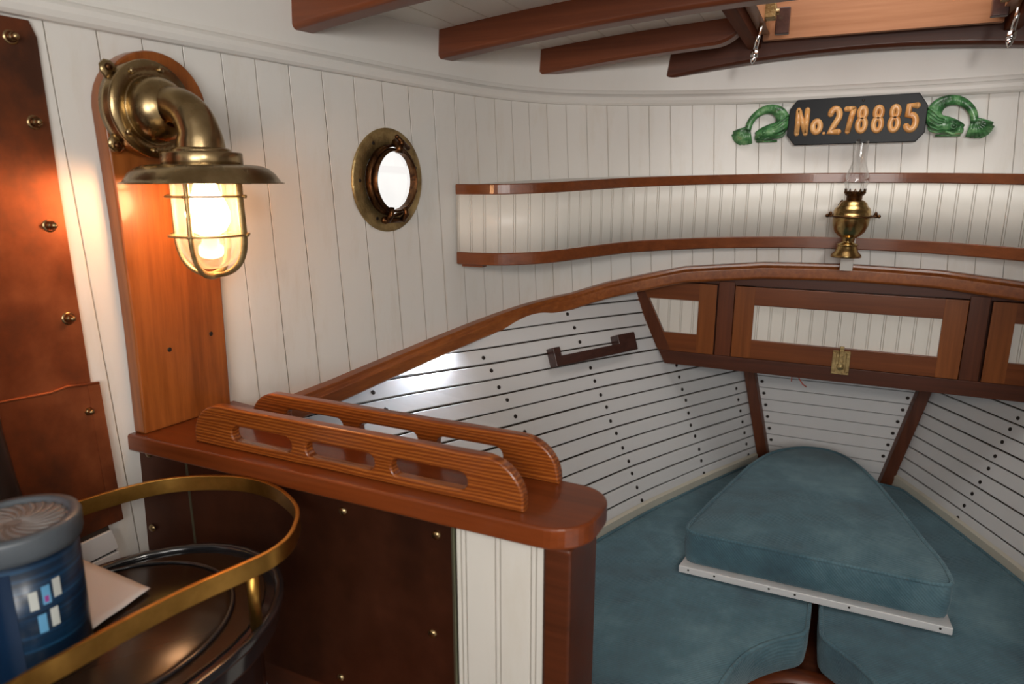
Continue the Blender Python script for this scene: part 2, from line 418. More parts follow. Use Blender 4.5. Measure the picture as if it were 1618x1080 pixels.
PORT_C = V(-.793, 1.136, 0.0)                    # centre of the porthole on the wall
def build_wall(side):
    mb = MB(); rows = [.34 - .012 * k for k in range(90)]
    vs = []; uv = []; idx = {}; fs = []
    def lean(i): return interp(PORT[i].y, [.5, 1.2, 1.6], [1.15, 1.4, 1.15])
    for i in range(len(PORT)):
        bot = -.62 if PORT[i].y < .62 else trim_top(i) - .02
        for k, z in enumerate(rows):
            zz = max(z, bot)
            idx[i, k] = len(vs); vs.append(wall_pt(i, zz, side))
            uv.append((interp(ARC[i], SA, SIDX) + side * lean(i) * (.18 - zz), zz))
    for i in range(len(PORT) - 1):
        for k in range(len(rows) - 1):
            a, b, c, d = idx[i, k], idx[i, k+1], idx[i+1, k+1], idx[i+1, k]
            if (vs[a] - vs[b]).length < 1e-6 and (vs[c] - vs[d]).length < 1e-6: continue
            m = (vs[a] + vs[c]) / 2
            if side < 0 and (m - PORT_C).length < .086: continue
            fs.append((a, b, c, d))
    mb.add(vs, fs, uv)
    o = struct('wall_left' if side < 0 else 'wall_right', mb, m_wall, recalc=False)
    md = o.modifiers.new('thick', 'SOLIDIFY'); md.thickness = .018; md.offset = -1 if side < 0 else 1
    return o
build_wall(-1); build_wall(1)

def swept(name, P, prof, mat, side=-1, smooth=False, bevel=0, zf=None, zref=0.0, **k):
    """profile (a inward, b up) swept along the wall plan"""
    path = []
    for i in P:
        z = zf(i) if zf else zref
        p = wall_pt(i, z, -1); path.append(V(p.x, p.y, zf(i) if zf else 0))
    pr = prof
    path = path + [V(2*CX - p.x, p.y, p.z) for p in reversed(path)][1:]
    mb = MB(); mb.sweep(path, pr, smooth=smooth)
    return obj(name, mb, mat, bevel=bevel, **k)
allI = range(len(PORT))
# crown moulding: a fillet and a round
crown_prof = [(-.004, .180), (.010, .180), (.014, .184), (.0165, .191), (.016, .198), (.012, .203), (.006, .206), (.004, .212), (.002, .216), (-.004, .216)]
for s, nm in ((-1, 'trim_1'),):
    o = swept(nm, allI, crown_prof, m_paint, s, zref=.19); o['kind'] = 'structure'
# smooth painted band above the crown
for s, nm in ((-1, 'trim_2'),):
    o = swept(nm, allI, [(-.003, .212), (.002, .212), (.010, .36), (-.003, .36)], m_paint, s, smooth=False, zref=.22); o['kind'] = 'structure'
# arched carlin
def zt(i): return trim_top(i)
IB = [i for i in allI if PORT[i].y > .705]
for s, nm in ((-1, 'trim_3'),):
    o = swept(nm, IB, [(-.006, -.041), (.024, -.041), (.030, -.036), (.030, -.012), (.022, -.008), (.022, 0.0), (-.006, 0.0)], wood_fir if s < 0 else wood_fir, s, zf=zt, bevel=.002); o['kind'] = 'structure'

# ------------------------------------------------------------------ hull ceiling (slatted), bow panel
HY = [-.9, .3, .6, .9, 1.14, 1.387, 1.634, 1.88, 2.13, 2.2]
HB = [-.63, -.615, -.600, -.580, -.540, -.468, -.376, -.262, -.135, -.095]
HG = [1.1, 1.1, 1.05, .98, .81, .575, .454, .325, .22, .2]
BZ = -.8385
def hx(y, z, side=-1):
    x = interp(y, HY, HB) - interp(y, HY, HG) * (z - BZ)
    return x if side < 0 else 2*CX - x
HYS = [-.9 + .05 * k for k in range(62)]
HYS = [y for y in HYS if y < 2.125] + [2.125]
# smooth the section data along y
_b = {}
def sm(y, T):
    w_ = 0; a = 0
    for k in range(-4, 5):
        ww = math.exp(-(k / 2.2) ** 2); a += ww * interp(y + k * .03, HY, T); w_ += ww
    return a / w_
def hx(y, z, side=-1):
    x = sm(y, HB) - sm(y, HG) * (z - BZ)
    return x if side < 0 else 2*CX - x
def hn(y, z, side):
    a = V(0, .02, 0); a.x = hx(y + .01, z, side) - hx(y - .01, z, side)
    b = V(hx(y, z + .01, side) - hx(y, z - .01, side), 0, .02)
    n = a.cross(b).normalized()
    if (n.x > 0) != (side < 0): n = -n
    return n
PITCH = .0341; Z0 = -.3365
hull_obj = {}
def zmax(y):
    return interp(y, [-.9, 1.2, 1.44, 1.60, 1.70, 1.80, 1.84], [-.45, -.372, -.345, -.310, -.285, -.25, -.15])
for side, nm in ((-1, 'wall_lower_left'), (1, 'wall_lower_right')):
    mb = MB()
    for k in range(-2, 16):
        zt_ = Z0 - PITCH * k + PITCH / 2 - .0017; zb_ = zt_ - PITCH + .0034
        if k == 15: zb_ = BZ - .02
        if zt_ < BZ - .03 and k != 15: continue
        vs = []; fs = []
        wob = [noise.noise(V(y * 2.5, k * 3.7, side)) * .0008 for y in HYS]
        for y, d in zip(HYS, wob):
            n = hn(y, (zt_ + zb_) / 2, side)
            zc = lambda q: min(q, zmax(y))
            for z, off in ((zt_ + d, -.006), (zt_ + d, .0005), (zt_ + d - .0012, .0018), (zb_ + d + .0012, .0018), (zb_ + d, .0005), (zb_ + d, -.006)):
                z = zc(z); vs.append(V(hx(y, z, side), y, z) + n * off)
        for i in range(len(HYS) - 1):
            for q in range(5): fs.append((i*6+q, i*6+q+1, i*6+q+7, i*6+q+6))
        mb.add(vs, fs, smooth=False)
    hull_obj[side] = struct(nm, mb, m_slat)
    mb = MB(); vs = []; fs = []
    zs = [-.20, -.5, -.7, BZ - .03]
    for y in HYS:
        for z in zs:
            z = min(z, zmax(y))
            n = hn(y, z, side); vs.append(V(hx(y, z, side), y, z) - n * .006)
    for i in range(len(HYS) - 1):
        for q in range(3): fs.append((i*4+q, i*4+q+1, i*4+q+5, i*4+q+4))
    mb.add(vs, fs); obj('backing', mb, m_gap, hull_obj[side])
    # cream stringer where the slats meet the berth
    mb = MB(); path = [V(hx(y, BZ + .004, side), y, BZ + .004) + hn(y, BZ, side) * .004 for y in HYS if y > .63]
    if side > 0: path = path[::-1]
    mb.sweep(path, [(-.004, -.03), (.004, -.03), (.004, .016), (-.004, .020)]); obj('stringer', mb, m_cream, hull_obj[side])
# slat screws, one per slat on each frame
scr = None
def screw_at(p, n, parent, name='screw', r=.0040):
    mb = MB(); ez = n.normalized(); ex = ez.cross(V(0, 1, .01)).normalized(); ey = ez.cross(ex)
    mb.frame(p, ex, ey, ez); mb.lathe([(r*1.25, 0), (r*1.2, .0006), (r*.5, .0008), (0.00001, .0003)], 10)
    return obj(name, mb, m_screw, parent, recalc=False)
for side in (-1, 1):
    for yk, dz, k0, k1 in ((1.14, -.016, 3, 7), (1.387, -.003, 2, 10), (1.634, 0, 0, 14), (1.88, .003, 4, 14)):
        for k in range(k0, k1 + 1):
            z = Z0 - PITCH * k
            if side > 0 and yk < 1.5: continue
            yy = yk + random.uniform(-.004, .004); zz = z + random.uniform(-.003, .003)
            n = hn(yy, zz, side); screw_at(V(hx(yy, zz, side), yy, zz) + n * .0022, n, hull_obj[side])
    for k in range(8, 15):
        if side > 0: continue
        zz = Z0 - PITCH * k; n = hn(2.07, zz, side); screw_at(V(hx(2.07, zz, side), 2.07, zz) + n * .0022, n, hull_obj[side])
# bow panel
YB = 2.125
mb = MB(); zb = -.50 ; k = 0
while zb > -.95:
    z1 = zb - .0022; z2 = zb - .0360
    mb.box((hx(YB, z1, -1) + .0, YB - .006, z2), (hx(YB, z1, 1), YB + .006, z1)); zb -= .0362; k += 1
bow = struct('wall_bow', mb, m_slat)
mb = MB(); mb.box((-.5, YB + .004, -1.0), (.6, YB + .012, -.25)); obj('backing', mb, m_gap, bow)
for k in range(8):
    for s in (-1, 1):
        zz = -.519 - .0362 * k + .0; x = hx(YB, zz, s) + (.040 if s < 0 else -.040)
        screw_at(V(x, YB - .0062, zz), V(0, -1, 0), bow)
for s, lab in ((-1, 'varnished wooden corner post between slats at the bow, left of the teal wedge cushion'), (1, 'varnished wooden corner post between slats at the bow, right of the teal wedge cushion')):
    mb = MB(); h0, h1 = -.50, BZ - .02
    def q(z, o, dy): return V(hx(YB, z, s) + (-s) * o, YB - dy, z)
    a = .030
    pts = []
    for z in (h0, h1):
        pts += [q(z, -.006, .006), q(z, -.006, .030), q(z, a - .006, .026), q(z, a, .006)]
    mb.hexa(pts)
    o = obj('corner_post', mb, wood_dark_z, bevel=.002); o.location.z += 0
    tag(o, lab, 'post')

# ------------------------------------------------------------------ ceiling, beams, hatch
def crownz(x, A=.290, a=.072): return A - a * (x - CX) ** 2
HXL, HXR, HY0, HY1 = -.190, .268, 1.345, 1.735      # hatch opening
mb = MB(); vs = []; fs = []; uv = []
xs = sorted(set([-1.0 + .05*k for k in range(42)] + [HXL, HXR])); ys = sorted(set([-.9 + .1*k for k in range(28)] + [HY0, HY1, 1.9]))
def wall_lim(y):
    return plan_x(min(y, 1.62))
for y in ys:
    for x in xs:
        A = .342 - .012 * max(0, min(1, (y - 1.3) / .5))
        vs.append(V(x, y, crownz(x, A))); uv.append((x / .072 + .02, y))
nx = len(xs)
for j in range(len(ys) - 1):
    for i in range(nx - 1):
        cx_, cy_ = (xs[i] + xs[i+1]) / 2, (ys[j] + ys[j+1]) / 2
        if HXL < cx_ < HXR and HY0 < cy_ < HY1: continue
        fs.append((j*nx+i, j*nx+i+1, (j+1)*nx+i+1, (j+1)*nx+i))
mb.add(vs, fs, uv)
ceil = struct('ceiling', mb, m_ceil, recalc=False)
md = ceil.modifiers.new('thick', 'SOLIDIFY'); md.thickness = .03; md.offset = 1

def beam(y0, y1, A, a, x0, x1, hgt, label, dark=False, round_end=None, endz=None):
    mb = MB(); n = 60; vs = []; fs = []
    for i in range(n + 1):
        x = x0 + (x1 - x0) * i / n
        zb_ = crownz(x, A, a)
        if round_end is not None:
            d = (round_end - x); R_ = .065
            if d < R_: zb_ += (1 - math.sqrt(max(0, 1 - ((R_ - d) / R_) ** 2))) * .055
        ztp = zb_ + hgt if round_end is None else crownz(x, A, a) + hgt
        zt2 = crownz(x, .338 - .012 * max(0, min(1, (y0 - 1.3) / .5))) + .006
        ztp = max(zb_ + .01, min(ztp, zt2) if hgt < .1 else zt2)
        for p in ((y0, zb_ + .006), (y0 + .006, zb_), (y1 - .006, zb_), (y1, zb_ + .006), (y1, ztp), (y0, ztp)):
            vs.append(V(x, p[0], p[1]))
    for i in range(n):
        for k in range(6): fs.append((i*6+k, i*6+(k+1) % 6, (i+1)*6+(k+1) % 6, (i+1)*6+k))
    fs.append(tuple(range(6))); fs.append(tuple(n*6 + k for k in range(5, -1, -1)))
    mb.add(vs, fs, smooth=False)
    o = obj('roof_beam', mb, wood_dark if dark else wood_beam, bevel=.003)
    tag(o, label, 'beam', None)
beam(.915, .965, .294, .082, -.826, .90, .2, 'curved varnished roof beam nearest the viewer, above the brass caged lamp')
beam(1.283, 1.333, .294, .082, -.776, .85, .2, 'long curved varnished roof beam, second from the viewer, running aft of the hatch')
beam(1.585, 1.632, .287, .085, -.672, -.205, .2, 'short curved roof beam with a rounded end stopping beside the hatch', round_end=-.205)
beam(1.768, 1.812, .279, .19, -.425, .505, .2, 'curved roof beam farthest forward, darkened for shade beside the bright hatch, above the carved number board', dark=True)  # darker wood stands in for shade against the hatch light

h = thing('deck_hatch', 'open wooden deck hatch frame in the ceiling, orange lit inner face', 'hatch', (CX, 1.54, .34))
mb = MB(); mb.box((HXL + .005, HY1 - .018, .303), (HXR - .005, HY1 - .002, .43)); obj('coaming_front', mb, wood_coam, h, bevel=.001)
mb = MB(); mb.box((HXL - .002, 1.352, .315), (HXL + .020, HY1 - .019, .43)); obj('coaming_side', mb, wood_coam, h, bevel=.001)
mb = MB(); mb.box((HXR - .020, 1.352, .315), (HXR + .002, HY1 - .019, .43)); obj('coaming_side', mb, wood_coam, h, bevel=.001)
mb = MB(); mb.box((HXL + .022, 1.337, .303), (HXR - .022, 1.352, .43)); obj('coaming_back', mb, wood_coam, h, bevel=.001)
mb = MB(); mb.box((HXL - .030, 1.337, .294), (HXL - .003, HY1 + .03, .345)); obj('carlin', mb, wood_matte, h, bevel=.002)
mb = MB(); mb.box((HXR + .003, 1.337, .294), (HXR + .030, HY1 + .03, .345)); obj('carlin', mb, wood_matte, h, bevel=.002)
for xc in (-.140, .243):
    mb = MB(); mb.box((xc - .014, 1.640, .300), (xc + .014, 1.658, .352)); mb.box((xc - .006, 1.655, .335), (xc + .006, 1.72, .347)); obj('dog_block', mb, wood_black, h, bevel=.002)
for xc, lab in ((-.180, 'chrome hatch dog rod in brass bracket hanging at the left end of the hatch'), (.262, 'chrome hatch dog rod hanging at the right end of the hatch')):
    t_ = thing('hatch_dog', lab, 'fastener', (xc, 1.60, .335), 'hatch dogs')
    mb = MB(); mb.box((xc - .026, 1.582, .318), (xc - .010, 1.618, .356)); mb.box((xc + .006, 1.582, .322), (xc + .030, 1.618, .350)); mb.box((xc - .022, 1.585, .343), (xc + .026, 1.615, .350))
    obj('bracket', mb, m_brass_old, t_, bevel=.002)
    mb = MB(); mb.tube([(xc - .020, 1.6, .335), (xc + .036, 1.6, .335)], .0065, 14); obj('pivot', mb, m_brass, t_)
    e = V(xc - .008, 1.585, .235); top = V(xc + .006, 1.60, .335); d = (e - top).normalized()
    mb = MB(); mb.tube([top, top + d*.075], .0042, 14); obj('rod', mb, m_chrome, t_)
    mb = MB(); mb.tube([top + d*.074, top + d*.076, top + d*.086, top + d*.088], [.006, .0082, .0082, .0065], 6); mb.tube([top + d*.088, top + d*.092, top + d*.098, top + d*.102], [.0062, .0062, .004, .0008], 12); obj('nut', mb, m_chrome, t_)

# side decks outside the trunk, above the slatted hull
for side, nm in ((-1, 'ceiling_side_deck'), (1, 'ceiling_side_deck_right')):
    mb = MB(); vs = []; fs = []
    for i in IB:
        p = wall_pt(i, trim_top(i) - .020, side); y = p.y
        tt = PORT[min(i+1, len(PORT)-1)] - PORT[i-1]; no = V(-tt.y, tt.x, 0).normalized(); no.x *= (1 if side < 0 else -1)
        q_ = V((-1.35 if side < 0 else 1.43), p.y, p.z - .02) if p.y < 1.6 else V(p.x + (p.x - CX) * 1.2, p.y + .6, p.z)
        n = no * .022
        vs += [p + n, q_, p + n + V(0, 0, .02), q_ + V(0, 0, .02)]
    for i in range(len(IB) - 1):
        fs += [(i*4, i*4+1, i*4+5, i*4+4), (i*4+2, i*4+6, i*4+7, i*4+3)]
    mb.add(vs, fs); struct('ceiling_' + ('port' if side < 0 else 'starboard'), mb, m_paint)
# an added, unseen glowing fixture that brightens the slats under the port side deck
t_ = thing('added_glow', 'added oval glowing fixture hidden under the side deck to brighten the slats', 'light', (-.792, 1.28, -.360))
mb = MB().frame((-.792, 1.28, -.360), (1, 0, 0), (0, 3.0, 0), (0, 0, 1)); mb.lathe([(.0175, 0), (.0175, -.004), (.016, -.005), (.0145, -.004)], 32); obj('bezel', mb, m_brass, t_)
mb = MB().frame((-.792, 1.28, -.360), (1, 0, 0), (0, 3.0, 0), (0, 0, 1)); mb.lathe([(.0001, -.0085), (.008, -.008), (.012, -.006), (.0148, -.002)], 32); obj('lens', mb, m_added_glow, t_)

# ------------------------------------------------------------------ sole, berth base
mb = MB()
for lo, hi in (((-1.1, -.93, -EYE), (-.30, -.91, .36)), ((.66, -.93, -EYE), (1.2, -.91, .36)), ((-.30, -.93, -EYE), (.66, -.91, -.25)), ((-.30, -.93, .42), (.66, -.91, .45))): mb.box(lo, hi)
struct('wall_back', mb, wood_bulk)
mb = MB(); mb.box((.40, .640, -EYE), (.93, .665, .27)); struct('wall_light_block_right', mb, wood_bulk)  # added unseen partition, cuts light from aft to shade the right hull
mb = MB(); mb.box((-.9, -.9, -EYE - .02), (1.0, 2.3, -EYE)); struct('floor', mb, m_floor)
mb = MB(); mb.box((-.20, .72, -.960), (.28, 1.0, -.925)); mb.box((-.20, .72, -1.298), (.28, .74, -.96)); 
for y0, y1 in ((1.0, 1.4), (1.4, 1.75), (1.75, 2.1)):
    xx = hx(y1, BZ - .08) + .03; mb.box((xx, y0, -.960), (2*CX - xx, y1, -.925))
tag(obj('berth_platform', mb, wood_dark), 'dark wooden base panel under the teal berth cushions', 'berth')
mb = MB().frame((.045, 1.095, -.925), (1, 0, 0), (0, 1, 0), (0, 0, 1))
mb.lathe([(.0001, .014), (.118, .014), (.121, .0115), (.124, .0115), (.127, .014), (.166, .014), (.170, .011), (.170, 0.0005)], 72)
tag(obj('round_table', mb, wood_shelf), 'round varnished wooden disc set low between the two berth cushions', 'table')

# ------------------------------------------------------------------ cushions
def cushion(name, outline, zt_, th, c, parent, crown=.004, rnd=.012, wr=.003, seed=0):
    P = [V(p[0], p[1], 0) for p in outline]; n = len(P)
    area_ = sum(P[i].x * P[(i+1) % n].y - P[(i+1) % n].x * P[i].y for i in range(n))
    sg = 1 if area_ > 0 else -1
    N = []
    for i in range(n):
        t_ = (P[(i+1) % n] - P[i-1]).normalized(); N.append(V(t_.y, -t_.x, 0) * sg)
    rings = []
    def ring(off, z): rings.append([P[i] + N[i] * off + V(0, 0, z) for i in range(n)])
    ring(-rnd*1.5, zt_ - th); ring(-rnd * .3, zt_ - th + rnd * .3); ring(.0, zt_ - th + rnd)
    ring(.003, zt_ - th * .5); ring(.001, zt_ - rnd); ring(-rnd * .25, zt_ - rnd * .35); ring(-rnd, zt_ + .0005)
    base = rings[-1]; C_ = V(c[0], c[1], 0)
    for k in (.96, .90, .82, .72, .62, .52, .42, .32, .22, .12, .04):
        r_ = []
        for p in base:
            q_ = C_ + (V(p.x, p.y, 0) - C_) * k
            hgt = crown * (1 - k * k) + wr * noise.noise(V(q_.x * 6 + seed, q_.y * 6, 1)) * (1 - k ** 6)
            hgt += wr * .5 * noise.noise(V(q_.x * 17 + seed, q_.y * 13, 4)) * (1 - k ** 6)
            r_.append(V(q_.x, q_.y, zt_ + hgt))
        rings.append(r_)
    mb = MB(); vs = [p for r_ in rings for p in r_]; fs = []
    for j in range(len(rings) - 1):
        for i in range(n): fs.append((j*n+i, j*n+(i+1) % n, (j+1)*n+(i+1) % n, (j+1)*n+i))
    vs.append(V(c[0], c[1], zt_ + crown)); b = len(vs) - 1; j = len(rings) - 1
    fs += [(j*n+i, j*n+(i+1) % n, b) for i in range(n)]
    fs.append(tuple(range(n)))
    mb.add(vs, fs); o = obj('cover' if parent else name, mb, m_fabric, parent)
    pp = MB()
    pp.tube([P[i] + N[i] * (-rnd * .10) + V(0, 0, zt_ - rnd * .05) for i in range(n)], .0042, 8, closed=True)
    obj('piping', pp, m_fabric, parent)
    return o
def resample_closed(pts, step, sharp=None):
    P = [V(p[0], p[1], 0) for p in pts] ; P.append(P[0]); out = []
    for a, b in zip(P[:-1], P[1:]):
        m = max(1, round((b - a).length / step))
        for k in range(m): out.append(a.lerp(b, k / m))
    for _ in range(2):
        out = [(out[i-1] + out[i] * 2 + out[(i+1) % len(out)]) / 4 for i in range(len(out))]
    return [(p.x, p.y) for p in out]
hullside = lambda s: [(hx(y, BZ, s) + (.010 if s < 0 else -.010), y) for y in [.68 + .06*k for k in range(24)] if y < 2.09]
notch = smooth_path([V(*p, 0) for p in [(.028, 1.262), (-.004, 1.240), (-.026, 1.218), (-.065, 1.168), (-.091, 1.097), (-.110, 1.0), (-.12, .9), (-.125, .68)]], .02)
L_out = [(x, y) for x, y in hullside(-1)] + [(.030, 2.09)] + [(.030, 2.09 - .05*k) for k in range(1, 16) if 2.09 - .05*k > 1.29] + [(p.x, p.y) for p in notch]
t_ = thing('berth_cushion', 'teal corduroy berth cushion on the port side, left of the centre seam', 'cushion', (-.2, 1.3, BZ - .085), 'berth cushions')
cushion('berth_cushion', resample_closed(L_out, .014), BZ, .074, (-.22, 1.42), t_, .002, .008, .004, 3)
R_out = [(2*CX - x, y) for x, y in L_out]
t_ = thing('berth_cushion', 'teal corduroy berth cushion on the starboard side, right of the centre seam', 'cushion', (.28, 1.3, BZ - .085), 'berth cushions')
cushion('berth_cushion', resample_closed(R_out, .014), BZ, .074, (.30, 1.42), t_, .002, .008, .004, 9)
# loose wedge cushion on its white board
I_out = [(-.231, 1.385), (-.226, 1.431), (-.196, 1.576), (-.170, 1.690), (-.140, 1.82), (-.100, 1.925), (-.050, 1.990), (.0, 2.018), (.060, 2.012), (.110, 1.955), (.155, 1.85), (.190, 1.73), (.215, 1.64), (.240, 1.545), (.262, 1.470), (.271, 1.385)]
dense = smooth_path([V(*p, 0) for p in I_out], .014)
I_pts = [(p.x, p.y) for p in dense] + [(.271 - .502 * k / 30, 1.380 + .001 * math.sin(k)) for k in range(1, 30)]
t_ = thing('wedge_cushion', 'loose arch-shaped teal cushion lying on a white board on top of the berth', 'cushion', (.02, 1.6, BZ + .020))
cushion('wedge_cushion', resample_closed(I_pts, .012), BZ + .097, .074, (.02, 1.62), t_, .008, .008, .002, 5)
mb = MB()
mb.prism([(-.236, 1.366), (.276, 1.366), (.268, 1.46), (.235, 1.57), (.205, 1.68), (-.165, 1.68), (-.195, 1.57), (-.228, 1.43)], BZ + .006, BZ + .022)
t_ = thing('filler_board', 'white painted filler board under the loose teal wedge cushion', 'board', (.02, 1.5, BZ + .004))
obj('board', mb, m_slat, t_, bevel=.002)
for x in (-.215, -.16, -.05, .0, .10, .255):
    screw_at(V(x, 1.3655, BZ + .016), V(0, -1, 0), t_, 'nail', .0018)

# ------------------------------------------------------------------ forward locker face
LY = 1.8275
t_ = thing('bow_locker', 'long varnished mahogany locker across the bow with beadboard door panels', 'locker', (CX, LY, -.49))
def poly_frame(name, outer, inner, y0, y1, mat, parent, bevel=.0015):
    mb = curve_plate(outer, [inner] if inner else [], (y1 - y0) / 2, .0012, (0, (y0 + y1) / 2, 0), (1, 0, 0), (0, 0, 1), (0, -1, 0))
    return obj(name, mb, mat, parent)
def rot(x, z): return (x, z)
mb = MB()
hl = lambda z: hx(LY, z) + .004
# carcass frame behind doors : rails and stiles
def quad(x0, z0, x1, z1, x2, z2, x3, z3, y0, y1): return [V(x0, y0, z0), V(x1, y0, z1), V(x2, y0, z2), V(x3, y0, z3), V(x0, y1, z0), V(x1, y1, z1), V(x2, y1, z2), V(x3, y1, z3)]
mb.hexa(quad(-.388, -.490, 2*CX + .388, -.490, 2*CX + .408, -.4525, -.408, -.4525, LY, LY + .02)); obj('bottom_rail', mb, wood_dark, t_, bevel=.0015)
mb = MB()
def trim_at(x):
    x = min(x, 2*CX - x); i = min(range(len(PORT)), key=lambda i: abs(PORT[i].x - x) + (0 if PORT[i].y > 1.55 else 9)); return trim_top(i)
xs_ = [-.49 + .053*k for k in range(21)]
for xa, xb in zip(xs_[:-1], xs_[1:]): mb.hexa(quad(xa, -.262 if abs(xa-CX) < .49 else -.29, xb, -.262 if abs(xb-CX) < .49 else -.29, xb, trim_at(xb) - .012, xa, trim_at(xa) - .012, LY + .004, LY + .02))
obj('top_rail', mb, wood_dark, t_)
for x0, x1 in ((-.2575, -.2165), (.2965, .336)):
    mb = MB(); mb.box((x0, LY, -.4525), (x1, LY + .02, -.255)); obj('stile', mb, wood_dark_z, t_, bevel=.0015)
for s in (-1, 1):
    X = lambda x: x if s < 0 else 2*CX - x
    mb = MB(); mb.hexa(quad(X(-.500), -.262, X(-.462), -.262, X(-.368), -.4525, X(-.410), -.4525, LY, LY + .02)); obj('side_stile', mb, wood_dark_z, t_, bevel=.0015)
def door(x0, x1, z0, z1, op, pname, left_poly=None, stile=.05):
    d_ = None
    # stiles and rails of the door
    ox0, ox1, oz0, oz1 = op
    ya, yb = LY - .006, LY + .012
    root = MB()
    if left_poly is None:
        root.box((x0, ya, z0), (x1, yb, oz0)); root.box((x0, ya, oz1), (x1, yb, z1))
        d_ = obj('door', root, wood_door, t_, bevel=.0015)
        for u0, u1 in ((x0, ox0), (ox1, x1)):
            mm = MB(); mm.box((u0, ya - .0004, z0), (u1, yb, z1)); obj('door_stile', mm, wood_door_z, d_, bevel=.0012)
        pm = MB(); W_ = .0315
        pm.add([(ox0 - .004, LY + .003, oz0 - .004), (ox1 + .004, LY + .003, oz0 - .004), (ox1 + .004, LY + .003, oz1 + .004), (ox0 - .004, LY + .003, oz1 + .004)], [(0, 1, 2, 3)], [(ox0 / W_, 0), (ox1 / W_, 0), (ox1 / W_, 1), (ox0 / W_, 1)], False)
        obj('beadboard_panel', pm, m_bead, d_)
    return d_
dd = door(-.2145, .2945, -.4505, -.2640, (-.166, .248, -.402, -.311), 'd')
mb = MB(); mb.box((-.40, LY + .022, -.4525), (2*CX + .40, LY + .030, -.262)); obj('back_panel', mb, wood_dark, t_)
# wedge-shaped side doors
for s in (-1, 1):
    X = lambda x: x if s < 0 else 2*CX - x
    ya, yb = LY - .006, LY + .012
    outer = [(X(-.464), -.264), (X(-.2595), -.264), (X(-.2595), -.4505), (X(-.372), -.4505)]
    inner = [(X(-.439), -.310), (X(-.305), -.310), (X(-.305), -.401), (X(-.394), -.401)]
    mm = MB()
    (o0, o1, o2, o3), (i0_, i1_, i2_, i3_) = outer, inner
    for a, b, c, d in ((o0, o1, i1_, i0_), (o2, o3, i3_, i2_), (o3, o0, i0_, i3_)): mm.hexa(quad(a[0], a[1], b[0], b[1], c[0], c[1], d[0], d[1], ya, yb))
    dr = obj('door', mm, wood_door, t_)
    mm = MB(); a_, b_ = sorted((X(-.305), X(-.260))); mm.box((a_, ya - .0006, -.4502), (b_, ya + .004, -.2642)); obj('door_stile', mm, wood_door_z, dr)
    pm = MB(); W_ = .0315
    a_, b_ = sorted((X(-.445), X(-.300)))
    pm.add([(a_, LY + .003, -.405), (b_, LY + .003, -.405), (b_, LY + .003, -.306), (a_, LY + .003, -.306)], [(0, 1, 2, 3)], [(a_ / W_ + .3, 0), (b_ / W_ + .3, 0), (b_ / W_ + .3, 1), (a_ / W_ + .3, 1)], False)
    obj('beadboard_panel', pm, m_bead, dr)
# brass latch
mb = MB(); xl = .047
mb.box((xl - .020, LY - .010, -.462), (xl - .011, LY - .004, -.412)); mb.box((xl + .011, LY - .010, -.462), (xl + .020, LY - .004, -.412))
mb.box((xl - .020, LY - .0075, -.468), (xl + .020, LY - .004, -.408)); mb.box((xl - .005, LY - .014, -.446), (xl + .005, LY - .008, -.396))
mb.frame((xl, LY - .008, -.447), (1, 0, 0), (0, 0, 1), (0, -1, 0)); mb.lathe([(.009, 0), (.0085, .005), (.004, .008), (.0001, .0085)], 20)
obj('latch', mb, m_brass_old, dd, bevel=.001)
mb = MB(); mb.tube([(-.062, LY + .03, -.487), (-.062, LY + .03, -.51)], .0014, 6); mb.tube([(-.050, LY + .03, -.487), (-.044, LY + .028, -.50), (-.034, LY + .026, -.513), (-.025, LY + .026, -.519)], .0016, 8)
tag(obj('red_string', mb, m_string), 'short red cord end poking out below the bow locker', 'cord')

# ------------------------------------------------------------------ curved shelf with two fiddle rails
sh = [(-.757, 1.342), (-.70, 1.343), (-.659, 1.350), (-.620, 1.370), (-.586, 1.395), (-.556, 1.430), (-.527, 1.476), (-.498, 1.523), (-.467, 1.570), (-.433, 1.613), (-.355, 1.672), (-.274, 1.722), (-.162, 1.768), (-.06, 1.792), (CX, 1.798)]
SH = smooth_path([V(x, y, 0) for x, y in sh], .008); SH = SH + mirror(SH)[1:]
def rise(p): return .054 * (p.y - 1.335)
t_ = thing('bookshelf', 'long curved shelf with white beadboard face and two varnished rails around the bow', 'shelf', (CX, 1.8, -.19))
mb = MB(); vs = []; fs = []; uv = []; s_ = 0
for i, p in enumerate(SH):
    if i: s_ += (SH[i] - SH[i-1]).length
    for z in (-.165, -.02): vs.append(V(p.x, p.y, z + rise(p)) ); uv.append((s_ / .0315, z))
for i in range(len(SH) - 1): fs.append((i*2, i*2+1, i*2+3, i*2+2))
mb.add(vs, fs, uv); fc = obj('beadboard_face', mb, m_bead, t_, recalc=False)
md = fc.modifiers.new('thick', 'SOLIDIFY'); md.thickness = .008; md.offset = -1
for nm, z0, z1 in (('top_rail', -.030, -.008), ('bottom_rail', -.182, -.155)):
    mb = MB(); mb.sweep([V(p.x, p.y, rise(p)) for p in SH], [(-.012, z0), (.008, z0), (.010, z0 + .002), (.010, z1 - .002), (.008, z1), (-.012, z1)]); obj(nm, mb, wood_dark if False else wood_x, t_)
